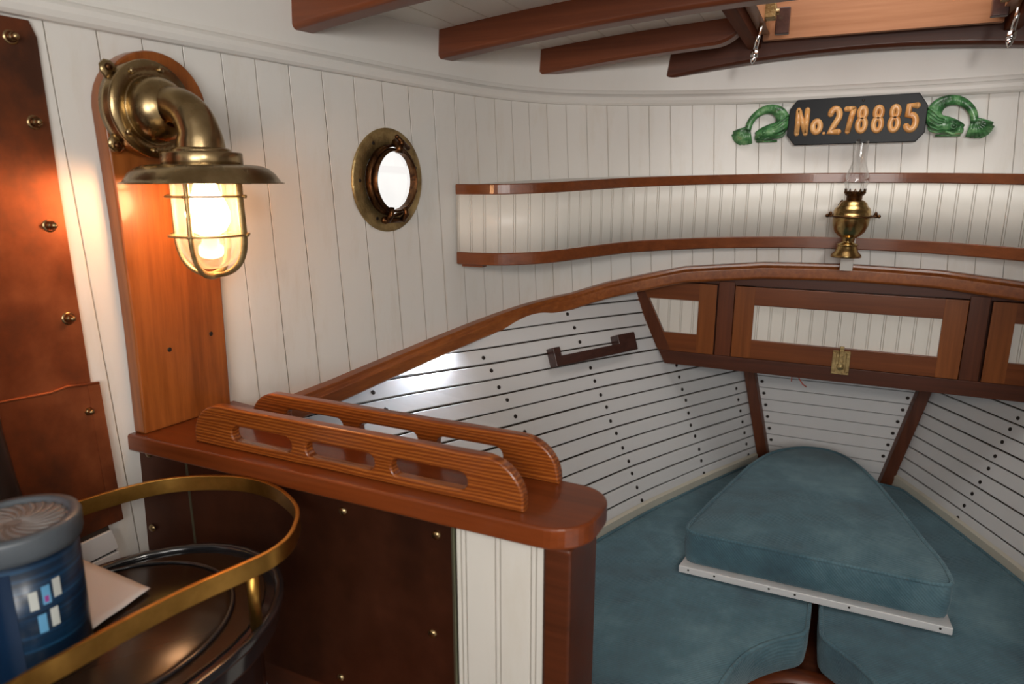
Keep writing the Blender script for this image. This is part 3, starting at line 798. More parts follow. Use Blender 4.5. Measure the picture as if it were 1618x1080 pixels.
# shelf boards (top ledge and bottom board) back to the wall
for z in (-.012, -.176):
    mb = MB(); vs = []; fs = []
    WI = [wall_pt(i, z) for i in allI if PORT[i].y > 1.335]; WI = WI + [V(2*CX - p.x, p.y, p.z) for p in reversed(WI)][1:]
    n = len(SH)
    for i, p in enumerate(SH):
        q_ = WI[round(i / (n - 1) * (len(WI) - 1))]
        for dz in (0, -.006): vs += [V(p.x, p.y, z + dz + rise(p)), V(q_.x, q_.y, z + dz + rise(q_))]
    for i in range(n - 1): fs += [(i*4, i*4+1, i*4+5, i*4+4), (i*4+2, i*4+6, i*4+7, i*4+3)]
    mb.add(vs, fs); obj('shelf_board', mb, m_paint, t_)
mb = MB(); mb.box((-.752, 1.346, -.188), (-.700, 1.366, -.1815)); obj('support_cleat', mb, wood_x, t_)

# ------------------------------------------------------------------ carved number board with dolphins
NY = 1.812
t_ = thing('number_board', 'black board with gilded carved letters No.278885 on the forward wall', 'sign', (.018, NY, .08))
ang = math.atan2(.003, .27)
oct_ = [(-.106, .183), (.1415, .187), (.1605, .160), (.1605, .103), (.1455, .084), (-.105, .081), (-.1235, .104), (-.1215, .162)]
mb = curve_plate(oct_, [], .008, .0015, (0, NY + .004, 0), (1, 0, 0), (0, 0, 1), (0, -1, 0)); obj('board', mb, m_black, t_)
def stroke(paths, x0, z0, w_, h_, r_, mat=None, name='letter'):
    mb = MB()
    for P in paths:
        cl = P[0] == P[-1] and len(P) > 3
        pts = [V(x0 + (x - z_sh * 0) * w_ , NY - .0045, z0 + z * h_) for x, z in (P[:-1] if cl else P)]
        mb.tube(pts, r_, 10, .75, closed=cl, up=(0, -1, 0))
        if not cl:
            for e in (pts[0], pts[-1]): mb.sphere(e, r_ * .98, 10, (1, .75, 1))
        for e in pts[1:-1]:
            if len(pts) < 6: mb.sphere(e, r_ * .98, 10, (1, .75, 1))
    return obj(name, mb, m_gold, t_)
z_sh = 0
def ell(cx_, cz, rx, rz, a0=0, a1=360, n=20): return [(cx_ + rx * math.cos(math.radians(a0 + (a1-a0)*i/n)), cz + rz * math.sin(math.radians(a0 + (a1-a0)*i/n))) for i in range(n + 1)]
def closed(P): P = list(P); P[-1] = P[0]; return P
G8 = [closed(ell(.5, .745, .38, .215)), closed(ell(.5, .27, .46, .26))]
G2 = [ell(.5, .72, .42, .26, 170, -35, 16) + [(.45, .25), (.08, .03), (.95, .03)]]
G7 = [[(.05, .95), (.95, .95)], [(.95, .95), (.66, .5), (.44, .03)]]
G5 = [[(.92, .97), (.16, .97), (.12, .55)] + ell(.48, .31, .46, .29, 115, -150, 18)]
GN = [[(.08, .0), (.08, .98)], [(.10, .96), (.90, .02)], [(.92, .0), (.92, .98)]]
GO = [closed(ell(.5, .5, .42, .45))]
LH = .0535; zb_ = .1075; rr = .0074
items = [('N', GN, -.1035, .0225, LH), ('o', GO, -.0695, .0185, .028), ('2', G2, -.0345, .0225, LH), ('7', G7, -.0010, .0165, LH), ('8', G8, .0250, .0165, LH), ('8', G8, .0572, .0168, LH), ('8', G8, .0902, .0168, LH), ('5', G5, .1215, .020, LH)]
for ch, G, x0, w_, h_ in items: stroke(G, x0, zb_ + .001 * (x0 > 0), w_, h_, {'N': .0060, '8': .0060, '7': .0062, 'o': .0064}.get(ch, .0070))
mb = MB(); mb.sphere((-.0435, NY - .004, zb_ - .001), .0038, 10, (1, .7, 1)); obj('letter', mb, m_gold, t_)
for z in (.176, .0895):
    screw_at(V(.032, NY - .0045, z), V(0, -1, 0), t_, 'screw', .0024)
def dolphin(s, lab, ox, oz, kx, ref):
    t2 = thing('carved_dolphin', lab, 'carving', (ox, NY, oz), 'carved dolphins')
    o_ = lambda x, z: V(ox + s * x * kx, NY + .004, oz + z)
    # path from tail root over the back to the head; local x outwards from the board, z up
    kp = [(.088, .028), (.084, .046), (.073, .062), (.055, .0735), (.036, .075), (.019, .066), (.0115, .049), (.016, .034), (.028, .026), (.044, .022), (.058, .019), (.068, .015)]
    kr = [.0078, .0078, .0082, .0092, .0105, .0125, .0145, .016, .0180, .0190, .0155, .009]
    pts = smooth_path([o_(*q) for q in kp], .004)
    rd = [interp(i / (len(pts) - 1) * 11, list(range(12)), kr) for i in range(len(pts))]
    mb = MB(); mb.tube(pts, rd, 20, .70, up=(0, -1, 0)); bd = obj('body', mb, m_green, t2)
    fan = MB()
    for k in range(8):
        f_ = k / 7; c = o_(.0875, .034); e = o_(interp(k, [0, 1.5, 3, 4.5, 6, 7], [.080, .092, .106, .117, .122, .120]), interp(k, [0, 1.5, 3, 4.5, 6, 7], [-.003, -.005, -.004, .003, .015, .023]))
        fan.tube([c, c.lerp(e, .5) + V(0, -.003, 0), e], [.0048, .0056, .0052], 10, .8, up=(0, -1, 0))
    obj('tail_fin', fan, m_green, t2)
    hd = MB(); hd.tube([o_(.020, .0022), o_(.066, .0018)], .0026, 8); hd.tube([o_(.066, .006) + V(0, -.008, 0), o_(.050, .004) + V(0, -.0125, 0), o_(.036, .010) + V(0, -.0125, 0)], .0024, 8)
    hd.sphere(o_(.062, .012), .0085, 14, (1.1, .9, 1.2))
    obj('mouth', hd, m_green, t2)
    ey = MB(); ey.sphere(o_(.050, .021) + V(0, -.0125, 0), .0036, 12); ey.tube([o_(.050, .021) + V(.0062*math.cos(q), -.0120, .0056*math.sin(q)) for q in [i*math.pi/6 for i in range(12)]], .0012, 6, closed=True); obj('eye', ey, m_green, t2)
    fn = MB()
    for k in range(6):
        z1 = .062 - .0085 * k
        fn.tube([o_(-.003 + .0012*k, z1) + V(0, -.005, 0), o_(.008, z1 - .008) + V(0, -.0125, 0), o_(.022, z1 - .022 + .002*k) + V(0, -.0125, 0), o_(.033, z1 - .028 + .004*k) + V(0, -.0115, 0)], [.0010, .0022, .0020, .0008], 8)
    obj('fin', fn, m_green, t2)
dolphin(-1, 'green carved dolphin with arched tail at the left end of the number board', -.124, .090, 1.02, 0)
dolphin(1, 'green carved dolphin with arched tail at the right end of the number board', .162, .094, 1.02, 0)

# ------------------------------------------------------------------ brass oil lamp
ox, oy = .035, 1.722
t_ = thing('oil_lamp', 'brass gimballed oil lamp with clear glass chimney hung before the shelf', 'lamp', (ox, oy, -.168))
def lz(prof, mat, nm, parent=t_, n=40):
    mb = MB().frame((ox, oy, 0), (1, 0, 0), (0, 1, 0), (math.sin(.03), 0, math.cos(.03))); mb.lathe(prof, n); return obj(nm, mb, mat, parent, recalc=True)
lz([(.0001, -.164), (.030, -.169), (.0325, -.1675), (.031, -.163), (.024, -.156), (.0215, -.147), (.0205, -.144)], m_brass_bright, 'foot')
lz([(.0205, -.144), (.0225, -.142), (.0215, -.139), (.013, -.136), (.0125, -.132), (.0145, -.130), (.013, -.127), (.021, -.122), (.031, -.112), (.0365, -.098), (.038, -.083), (.0382, -.079), (.0400, -.078), (.0400, -.074), (.0385, -.0735), (.0380, -.066), (.0355, -.060), (.031, -.056), (.0300, -.0545), (.0275, -.0485), (.0215, -.0435), (.0155, -.041)], m_brass_bright, 'font')
lz([(.0155, -.041), (.0165, -.039), (.0160, -.034), (.0180, -.032), (.0200, -.031), (.0205, -.0235)], m_bronze, 'burner')
mb = MB().frame((ox, oy, 0), (1, 0, 0), (0, 1, 0), (math.sin(.03), 0, math.cos(.03)))
for k in range(12):
    a = 2 * math.pi * k / 12; c = V(.0208 * math.cos(a), .0208 * math.sin(a), -.026)
    tdir = V(-math.sin(a), math.cos(a), 0); mb.tube([c - tdir*.0035 + V(0, 0, -.002), c + V(0, 0, .008), c + tdir*.0035 + V(0, 0, -.002)], .0011, 6)
obj('gallery', mb, m_bronze, t_)
lz([(.0185, -.028), (.0205, -.018), (.0240, -.006), (.0248, .002), (.0235, .010), (.0190, .022), (.0155, .034), (.0138, .048), (.0135, .081), (.0138, .083)], m_glass, 'chimney')
mb = MB(); mb.tube([(ox + .0*1, oy + .0, -.0)], .001, 6) if False else None
for s in (-1, 1):
    mb.tube([(ox, oy, 0)] * 2, .0001, 3) if False else None
mb = MB()
mb.tube([V(ox + .043*math.cos(a), oy + .043*math.sin(a) , -.078) for a in [i*2*math.pi/40 for i in range(40)]], .0018, 8, closed=True)
for s in (-1, 1):
    mb.tube([(ox + s*.040, oy, -.077), (ox + s*.050, oy, -.077)], .0035, 10); mb.sphere((ox + s*.052, oy, -.077), .0042, 10); mb.sphere((ox + s*.0455, oy, -.072), .0050, 8, (.8, 1, 1))
mb.tube([(ox, oy + .043, -.078), (ox, 1.79, -.078)], .004, 8)
obj('gimbal', mb, m_bronze, t_)
mb = MB(); mb.tube([(ox - .012, oy + .014, -.062), (ox - .030, oy + .010, -.052), (ox - .024, oy, -.044)], .003, 8); obj('filler_cap', mb, m_bronze, t_)
mb = MB(); mb.box((ox - .014, 1.768, -.205), (ox + .013, 1.790, -.06)); obj('wall_bracket', mb, m_offw, t_, bevel=.001)

# ------------------------------------------------------------------ porthole
i0 = min(range(len(PORT)), key=lambda i: abs(PORT[i].y - 1.136)); tg = (PORT[i0+1] - PORT[i0-1]).normalized(); nn = V(tg.y, -tg.x, 0)
nn = (nn + V(0, 0, -tilt(1.136) * .6)).normalized(); up_ = V(0, 0, 1); ex = nn.cross(up_) * -1; ex = up_.cross(nn).normalized(); up_ = nn.cross(ex).normalized()
pc = wall_pt(i0, 0.0)
t_ = thing('porthole', 'round brass porthole with hinged opening port in the white board wall', 'porthole', (pc.x, pc.y, pc.z))
def pf(): return MB().frame(pc, ex, up_, nn)
mb = pf(); mb.lathe([(.066, .001), (.066, .003), (.0668, .0045), (.094, .0045), (.098, .003), (.0985, .0)], 72); fl = obj('flange', mb, m_brass_old, t_)
mb = pf(); mb.lathe([(.0665, .0042), (.0680, .006), (.0685, .016), (.066, .019), (.063, .019)], 64); mb.lathe([(.0615, .003), (.062, .010), (.060, .022), (.058, .026), (.0565, .0265), (.0555, .024), (.0555, .010)], 64); obj('port_ring', mb, m_bronze, t_)
mb = pf(); mb.lathe([(.0556, .013), (.0001, .013)], 48); obj('glass', mb, m_pane, t_)
mb = pf(); mb.lathe([(.095, -.020), (.0655, .002)], 48); obj('tube', mb, m_brass_old, t_)
for a in (18, 74, 122, 180, 242, 300, 345):
    q_ = pf().M @ V(.0805*math.cos(math.radians(a)), .0805*math.sin(math.radians(a)), .0047); screw_at(q_, nn, t_, 'screw', .0028)
mb = pf()
for sx in (-1, 1): mb.tube([(sx*.019, -.050, .026), (sx*.0215, -.064, .027), (sx*.0225, -.0755, .016)], [.0050, .0055, .0070], 12)
mb.tube([(-.031, -.0755, .015), (.029, -.0755, .015)], .0050, 14); mb.lathe([(.0001, 0), (.007, .0), (.0075, .006), (.0001, .008)], 12, (-.026, -.0745, .010))
obj('hinge', mb, m_bronze, t_)
mb = pf(); mb.tube([(.0, .052, .030), (.002, .062, .030), (.003, .074, .016)], [.008, .0078, .006], 12); mb.tube([(.003, .068, .012), (.003, .069, .034)], .004, 12)
mb.sphere((.003, .070, .036), .0065, 12, (1, 1, .8)); mb.tube([(-.006, .080, .034), (.003, .071, .036), (.020, .062, .034)], [.0038, .005, .0045], 10); mb.sphere((.021, .062, .034), .005, 10); mb.sphere((-.008, .081, .033), .0045, 10)
obj('dog', mb, m_bronze, t_)

# ------------------------------------------------------------------ copper on the port wall
def wallslab(mb, pts, off0, off1, m=10):
    """pts: closed list of (y, z) on the port wall"""
    n = len(pts); vs = []
    for off in (off0, off1):
        for y, z in pts: vs.append(V(wx(y, z) + off, y, z))
    fs = [tuple(range(n)), tuple(range(2*n-1, n-1, -1))] + [(i, (i+1) % n, n+(i+1) % n, n+i) for i in range(n)]
    mb.add(vs, fs, smooth=False)
t_ = thing('copper_heat_shield', 'tall patinated copper sheet bolted to the white wall behind the stove', 'heat shield', (-.86, .45, -.45))
mb = MB(); wallslab(mb, [(-.1, .175), (.528, .177), (.535, .160), (.5405, .0), (.552, -.262), (-.1, -.262)], .001, .004); obj('upper_sheet', mb, m_copper, t_)
mb = MB(); wallslab(mb, [(-.1, -.250), (.40, -.252), (.50, -.258), (.560, -.262), (.573, -.47), (-.1, -.47)], .004, .0075); wallslab(mb, [(.545, -.262), (.560, -.262), (.573, -.47), (.555, -.47)], .0075, .009)
lower = obj('lower_sheet', mb, m_copper, t_)
mb = MB(); mb.tube([V(wx(y, z) + .0075, y, z) for y, z in ((.35, -.252), (.45, -.2565), (.50, -.260), (.520, -.2575), (.560, -.263))], .0022, 8); obj('folded_edge', mb, m_copper, lower)
for y, z in ((.507, .156), (.521, .066), (.524, -.053), (.533, -.170), (.543, -.298), (.30, .10), (.30, -.15)):
    mb = MB().frame(V(wx(y, z) + .004, y, z), (0, 1, 0), (0, 0, 1), (1, 0, 0))
    mb.lathe([(.0085, 0), (.0085, .001), (.0065, .0015)], 20); mb.lathe([(.0058, .001), (.0058, .0055), (.0045, .007)], 6); mb.lathe([(.0040, .006), (.0038, .0105), (.0025, .0125), (.0001, .013)], 14)
    obj('cap_nut', mb, m_brass, t_)
# white slats low on the hull behind the stove
t_ = thing('lower_slats', 'three short white slats low on the hull behind the stove rail', 'slats', (-.90, .52, -.56))
for k in range(4):
    mb = MB(); z0 = -.478 - .036*k; wallslab(mb, [(.40, z0), (.553 + .006*k, z0 + .001), (.560 + .006*k, z0 - .031), (.40, z0 - .033)], .008, .013); obj('slat', mb, m_slat, t_, bevel=.001)
mb = MB(); wallslab(mb, [(.38, -.471), (.552, -.471), (.575, -.61), (.38, -.61)], .0005, .0075); obj('backing', mb, m_gap, t_)
# flue
mb = MB().frame((-.838, .375, -.520), (1, 0, 0), (0, 1, 0), (0, 0, 1)); mb.lathe([(.0001, 0), (.048, .0), (.048, .17), (.045, .20), (.041, .25), (.040, .32), (.036, .36), (.036, .84)], 40)
tag(obj('stove_flue', mb, m_flue), 'dark metal stove flue flaring down beside the copper sheet', 'flue')

# ------------------------------------------------------------------ lamp plank
t_ = thing('lamp_plank', 'tall round-topped varnished mahogany plank standing on the shelf, carrying the brass lamp', 'plank', (-.86, .68, -.35))
def plank_outline():
    # (y, z) on the wall; leaning edges, half-round head
    P = [(.606, -.350), (.604, -.2), (.5985, -.05), (.590, .09)]
    cy, cz, r_ = .6635, .090, .0735
    P += [(cy - r_ * math.cos(math.radians(a)), cz + r_ * math.sin(math.radians(a))) for a in range(10, 180, 10)]
    P += [(.7385, .06), (.7415, -.05), (.745, -.2), (.7485, -.350)]
    return P
po = plank_outline(); mb = MB(); n = len(po); vs = []
for off in (.0, .0235):
    for y, z in po: vs.append(V(wx(y, z) + off, y, z))
mb.add(vs, [tuple(range(n)), tuple(range(2*n-1, n-1, -1))] + [(i, (i+1) % n, n+(i+1) % n, n+i) for i in range(n)], smooth=False)
obj('plank', mb, wood_z, t_, bevel=.003)
for y, z in ((.652, -.235), (.720, -.225)):
    screw_at(V(wx(y, z) + .0238, y, z), V(1, 0, .05), t_, 'plug', .0028)

# ------------------------------------------------------------------ caged brass lamp
LYc, LZc = .640, .088; lx0 = wx(LYc, LZc) + .0238
t_ = thing('caged_wall_lamp', 'lit brass ship lamp with round shade and wire cage on the mahogany plank', 'lamp', (lx0, LYc, LZc))
Fm = lambda: MB().frame(V(lx0, LYc, LZc), (0, 1, 0), (0, 0, 1), (1, 0, 0))
mb = Fm(); mb.lathe([(.0001, 0), (.0585, 0), (.0585, .010), (.0565, .014), (.0560, .020)], 64)
bb = obj('back_box', mb, m_brass, t_)
for a in (44+90, 224, 316, 46):
    mb = Fm(); ca, sa = math.cos(math.radians(a)), math.sin(math.radians(a))
    mb.tube([(.052*ca, .052*sa, .0045), (.060*ca, .060*sa, .0045), (.067*ca, .067*sa, .0045), (.073*ca, .073*sa, .0045)], [.012, .0115, .0105, .005], 14, .38, up=(0, 0, 1)); obj('lug', mb, m_brass, t_)
    mb = Fm(); mb.lathe([(.0045, .008), (.0045, .0105), (.003, .012), (.0001, .0122)], 14, (.065*ca, .065*sa, 0)); obj('lug_screw', mb, m_bronze, t_)
mb = Fm(); mb.lathe([(.0560, .019), (.0600, .020), (.0605, .022), (.0595, .025), (.0440, .026), (.0415, .0245), (.0405, .0265)], 64); obj('cover_ring', mb, m_brass, t_)
for a in (20, 65, 112, 160, 205, 250, 295, 340):
    if a in (20, 112, 205, 295, 65, 250):
        mb = Fm(); ca, sa = math.cos(math.radians(a + 10)), math.sin(math.radians(a + 10)); mb.lathe([(.0042, .0255), (.0040, .0285), (.003, .0295), (.0001, .0296)], 14, (.0515*ca, .0515*sa, 0)); obj('cover_screw', mb, m_brass, t_)
AX = lx0 + .100          # lamp axis
mb = Fm(); mb.lathe([(.0410, .025), (.0405, .034), (.0370, .045), (.0310, .053), (.0255, .057), (.0230, .0585)], 56); obj('dome', mb, m_brass, t_)
ARCp = [V(lx0 + .045, LYc, LZc + .004)]
R_ = .043
for a in range(0, 95, 6):
    ARCp.append(V(AX - R_ + R_ * math.sin(math.radians(a)), LYc, LZc + .004 - R_ + R_ * math.cos(math.radians(a))))
ARCp.append(V(AX, LYc, LZc - .050))
rad = [interp(i / (len(ARCp) - 1), [0, .3, .8, 1], [.0230, .0225, .0250, .0290]) for i in range(len(ARCp))]
mb = MB(); mb.tube(ARCp, rad, 40, up=(0, 1, 0), caps=False); obj('elbow', mb, m_brass, t_)
A_ = lambda: MB().frame(V(AX, LYc, 0), (1, 0, 0), (0, 1, 0), (0, 0, 1))
mb = A_(); mb.lathe([(.0290, .040), (.0335, .0385), (.0350, .036), (.0345, .0345), (.0470, .034), (.0480, .0325), (.0480, .0165), (.0470, .0155)], 56); obj('collar', mb, m_brass, t_)
mb = A_(); mb.lathe([(.0465, .0185), (.0540, .0180), (.0580, .0172), (.0610, .0190), (.0700, .0178), (.0790, .0140), (.0860, .0080), (.0900, .0020), (.0925, -.0015), (.0965, -.0030), (.0968, -.0040), (.0910, -.0030), (.0860, .0030), (.0760, .0100), (.0560, .0145), (.0400, .0150)], 80)
obj('shade', mb, m_brass, t_)
mb = A_(); mb.lathe([(.0405, .013), (.0405, -.070), (.0390, -.083), (.0340, -.096), (.0250, -.1055), (.0120, -.1105), (.0001, -.1115)], 48); obj('globe', mb, m_globe, t_)
mb = A_()
for z, r_ in ((-.0195, .0455), (-.0680, .0460)):
    mb.tube([(r_*math.cos(q), r_*math.sin(q), z) for q in [i*2*math.pi/56 for i in range(56)]], .0034, 8, .5, closed=True, up=(0, 0, 1))
for k in range(4):
    a = math.radians(20 + 90*k); c, s = math.cos(a), math.sin(a)
    if k < 2:
        pth = [(.0445, .0), (.0445, -.02), (.0450, -.045), (.0455, -.068), (.0445, -.083), (.0400, -.098), (.0310, -.110), (.0180, -.1175), (.0, -.120)]
        full = [(r_*c, r_*s, z) for r_, z in pth] + [(-r_*c, -r_*s, z) for r_, z in reversed(pth[:-1])]
        mb.tube(smooth_path([V(*p) for p in full], .006), [.0050] * 400, 10, .45) if False else mb.tube(smooth_path([V(*p) for p in full], .006), .0052, 10, .6)
for a in (20, 110, 200, 290):
    q = math.radians(a); mb.tube([(.044*math.cos(q), .044*math.sin(q), -.0195), (.053*math.cos(q), .053*math.sin(q), -.0195)], .0022, 8); mb.tube([(.044*math.cos(q), .044*math.sin(q), -.068), (.052*math.cos(q), .052*math.sin(q), -.068)], .0022, 8)
obj('cage', mb, m_brass_old, t_)
mb = A_(); mb.lathe([(.0001, .012), (.014, .012), (.014, -.002), (.0001, -.002)], 24); obj('socket', mb, m_offw, t_)
mb = A_(); mb.lathe([(.013, -.002), (.015, -.012), (.022, -.026), (.0265, -.040), (.0255, -.052), (.019, -.063), (.010, -.068), (.0001, -.070)], 32); obj('bulb', mb, m_bulb, t_)

# ------------------------------------------------------------------ bulkhead (copper, beadboard, post) and its shelf
BY = .612
t_ = thing('bulkhead', 'half-height bulkhead with white beadboard strip and wooden end post under the shelf', 'bulkhead', (-.5, .65, -1.3))
mb = MB(); mb.hexa([V(-.57, BY+.004, -1.298), V(-.2485, BY+.004, -1.298), V(-.2485, BY+.004, -.3765), V(-.57, BY+.004, -.3765), V(-.57, .70, -1.298), V(-.2485, .70, -1.298), V(-.2485, .70, -.3765), V(-.57, .70, -.3765)]); mb.hexa([V(-.58, BY+.004, -.86), V(-.57, BY+.004, -.86), V(-.57, BY+.004, -.3765), V(-.875, BY+.004, -.3765), V(-.58, .70, -.86), V(-.57, .70, -.86), V(-.57, .70, -.3765), V(-.875, .70, -.3765)]); obj('core', mb, wood_dark, t_)
mb = MB(); W_ = .0435; x0, x1 = -.3555, -.2485
mb.add([(x0, BY + .001, -1.29), (x1, BY + .001, -1.29), (x1, BY + .001, -.3765), (x0, BY + .001, -.3765)], [(0, 1, 2, 3)], [(.94, 0), (.94 + (x1 - x0) / W_, 0), (.94 + (x1 - x0) / W_, 1), (.94, 1)], False)
m_bead2 = paint('painted_beadboard_wide', (0.66, 0.64, 0.59, 1), boards=True, bead=True, dirt=.3)
obj('beadboard_panel', mb, m_bead2, t_)
mb = MB(); mb.box((-.2470, BY - .003, -1.29), (-.2160, .70, -.3765)); obj('end_post', mb, wood_dark, t_, bevel=.004)
t_ = thing('copper_splash_sheet', 'dark tarnished copper sheet screwed to the bulkhead face under the shelf', 'copper sheet', (-.6, BY, -1.0))
mb = MB(); mb.box((-.781, BY - .003, -.66), (-.358, BY + .003, -.3790)); obj('main_sheet', mb, m_copper_dk, t_)
mb = MB(); mb.box((-.900, BY - .001, -.66), (-.783, BY + .003, -.3765)); obj('narrow_sheet', mb, m_copper_dk, t_)
mb = MB(); mb.box((-.7835, BY - .0045, -.66), (-.7805, BY + .002, -.3790)); mb.box((-.3600, BY - .0034, -.66), (-.3572, BY + .003, -.379)); mb.box((-.78, BY - .0034, -.3815), (-.358, BY + .002, -.379)); obj('solder_edge', mb, metal('verdigris_edge', lin('8C8F78'), .5), t_)
for x, z in ((-.513, -.395), (-.380, -.396), (-.389, -.528), (-.534, -.640), (-.857, -.380), (-.871, -.500), (-.67, -.395)):
    mb = MB().frame(V(x, BY - .003, z), (1, 0, 0), (0, 0, 1), (0, -1, 0)); mb.lathe([(.0058, 0), (.0052, .002), (.003, .0032), (.0001, .0036)], 18)
    obj('round_head_screw', mb, m_brass, t_)
# plinth at the foot of the bulkhead
mb = MB(); mb.box((-.60, .20, -.70), (-.20, BY - .004, -.672)); 
mb = MB(); mb.prism([(-.585, .40), (-.40, .40), (-.36, .606), (-.585, .606)], -.690, -.672); mb.prism([(-.58, .42), (-.42, .42), (-.38, .604), (-.58, .604)], -1.3, -.690)
tag(obj('locker_top', mb, wood_y, bevel=.002), 'low varnished locker top at the foot of the bulkhead beside the stove', 'locker')

t_ = thing('bulkhead_shelf', 'varnished mahogany shelf board with rounded end on top of the bulkhead', 'shelf', (-.55, .66, -.375))
outl = [(-.885, .596)] + [(-.26, .596)] + [(-.2475 + .048*math.sin(math.radians(a)), .6445 - .048*math.cos(math.radians(a))) for a in range(6, 90, 9)] + [(-.1990, .655), (-.1990, .668)] + [(-.2415 + .0425*math.cos(math.radians(a)), .672 + .0425*math.sin(math.radians(a))) for a in range(6, 91, 9)] + [(-.28, .7165), (-.60, .7165), (-.70, .735), (-.78, .765), (-.865, .775)]
mb = curve_plate(outl, [], .0125, .0035, (0, 0, -.3625), (1, 0, 0), (0, 1, 0), (0, 0, 1), 3); obj('board', mb, wood_shelf, t_)
def slot(x0, x1, z0, z1, n=6):
    r_ = (z1 - z0) / 2; c = (z0 + z1) / 2
    return [(x1 - r_ + r_*math.cos(math.radians(a)), c + r_*math.sin(math.radians(a))) for a in range(-90, 91, 15)] + [(x0 + r_ + r_*math.cos(math.radians(a)), c + r_*math.sin(math.radians(a))) for a in range(90, 271, 15)]
def fiddle_mesh(y, x0, x1, top, dx):
    out = [(x0, -.350), (x1, -.350)] + [(x1 - .050 + .050*math.sin(math.radians(a)), top - .048 + .048*math.cos(math.radians(a))) for a in range(90, -1, -9)]
    out += [(x0 + .050 - .050*math.sin(math.radians(a)), top - .048 + .048*math.cos(math.radians(a))) for a in range(0, 91, 9)]
    hs = [slot(a, b, -.3385, -.3165) for a, b in dx]
    return curve_plate(out, hs, .0075, .003, (0, y, 0), (1, 0, 0), (0, 0, 1), (0, -1, 0), 3)
t2 = thing('shelf_fiddle', 'grained wooden fiddle rail with three slots along the front edge of the shelf', 'rail', (-.52, .630, -.35), 'slotted fiddle rails')
obj('rail', fiddle_mesh(.6255, -.770, -.2745, -.2925, ((-.700, -.598), (-.574, -.470), (-.446, -.344))), wood_fiddle, t2)
t2 = thing('shelf_fiddle', 'grained wooden fiddle rail with three slots along the far edge of the shelf', 'rail', (-.50, .705, -.35), 'slotted fiddle rails')
obj('rail', fiddle_mesh(.7080, -.750, -.266, -.2965, ((-.684, -.582), (-.555, -.462), (-.434, -.340))), wood_fiddle, t2)

# ------------------------------------------------------------------ stove with brass rail
ST = -.450
def stadium(x0, x1, yend, rx, ry, ystart=-.25, n=18):
    cx_ = (x0 + x1) / 2; hw = (x1 - x0) / 2
    P = [(x1, ystart)] + [(x1, ystart + (yend - ry - ystart) * k / 8) for k in range(1, 8)]
    P += [(cx_ + hw*math.cos(math.radians(a)), yend - ry + ry*math.sin(math.radians(a))) for a in range(0, 181, 180 // n)]
    P += [(x0, ystart + (yend - ry - ystart) * k / 8) for k in range(7, -1, -1)]
    return P
t_ = thing('cabin_stove', 'black enamelled cabin stove with shallow top beside the bulkhead', 'stove', (-.63, .35, -1.3))
top = stadium(-.765, -.488, .560, .15, .165)
mb = MB(); mb.prism([(p[0], p[1]) for p in top], ST - .030, ST - .004); 
obj('top', mb, m_stove, t_, bevel=.004, seg=3)
lipm = MB(); lipm.tube([V(p[0], p[1], ST - .002) for p in top], .0055, 10, 1.0); obj('rim', lipm, m_stove, t_)
inn = stadium(-.750, -.504, .545, .14, .150); mb = MB(); mb.prism(inn, ST - .0038, ST - .0012); obj('top_plate', mb, m_plate, t_, bevel=.001)
mb = MB().frame((-.640, .375, ST - .001), (1, 0, 0), (0, 1, 0), (0, 0, 1)); mb.lathe([(.0001, .003), (.110, .003), (.114, .001), (.116, .0002)], 64, sy=1.15); obj('lid_ring', mb, m_plate, t_)
mb = MB().frame((-.640, .375, ST), (1, 0, 0), (0, 1, 0), (0, 0, 1)); mb.tube([(.118*math.cos(q), .135*math.sin(q), .001) for q in [i*2*math.pi/64 for i in range(64)]], .0022, 8, closed=True); obj('gasket', mb, m_stove, t_)
mb = MB(); mb.prism([(p[0] + (.018 if p[0] < -.64 else -.018), p[1] - .016) for p in top], -.60, ST - .030); obj('body', mb, m_stove, t_)
mb = MB(); mb.box((-.585, -.2, -1.298), (-.50, .40, -.60)); obj('pedestal', mb, m_stove, t_)
t_ = thing('stove_rail', 'flat brushed brass guard rail curving around the stove top', 'rail', (-.5, .45, ST), None)
RP = [(-.534, -.20), (-.534, .0), (-.533, .236), (-.530, .28), (-.525, .333), (-.515, .390), (-.500, .4425), (-.494, .475), (-.502, .510), (-.535, .555), (-.590, .585), (-.642, .593), (-.688, .582), (-.737, .552), (-.766, .509), (-.784, .450), (-.792, .38), (-.795, .30), (-.795, .0)]
rp = smooth_path([V(x, y, -.370) for x, y in RP], .008)
mb = MB(); mb.sweep(rp, [(-.0025, -.020), (.0025, -.020), (.0025, 0), (-.0025, 0)]); obj('rail_band', mb, m_rail, t_, bevel=.0008)
for x, y in ((-.499, .452), (-.530, .02)):
    mb = MB(); mb.tube([(x - .004, y, -.382), (x - .004, y, ST - .002)], .0062, 16); obj('stanchion', mb, m_rail, t_)

# paper towel and tub on the stove top
mb = MB(); vs = []; fs = []; n = 12
cor = [V(-.795, .300, 0), V(-.642, .352, 0), V(-.655, .446, 0), V(-.780, .452, 0)]
for i in range(n + 1):
    for j in range(n + 1):
        a = cor[0].lerp(cor[1], i / n); b = cor[3].lerp(cor[2], i / n); p = a.lerp(b, j / n)
        vs.append(V(p.x, p.y, ST + .0065 + .0012 * noise.noise(V(p.x*40, p.y*40, 0)) ))
for i in range(n):
    for j in range(n): fs.append((i*(n+1)+j, (i+1)*(n+1)+j, (i+1)*(n+1)+j+1, i*(n+1)+j+1))
mb.add(vs, fs); o = obj('paper_towel', mb, m_towel); o.modifiers.new('thick', 'SOLIDIFY').thickness = .001
tag(o, 'folded white paper towel lying under the blue tub on the stove top', 'paper')
tx, ty = -.650, .322; TZ = ST + .009
t_ = thing('wipes_tub', 'dark blue plastic tub with round grey lid standing inside the brass stove rail', 'tub', (tx, ty, TZ))
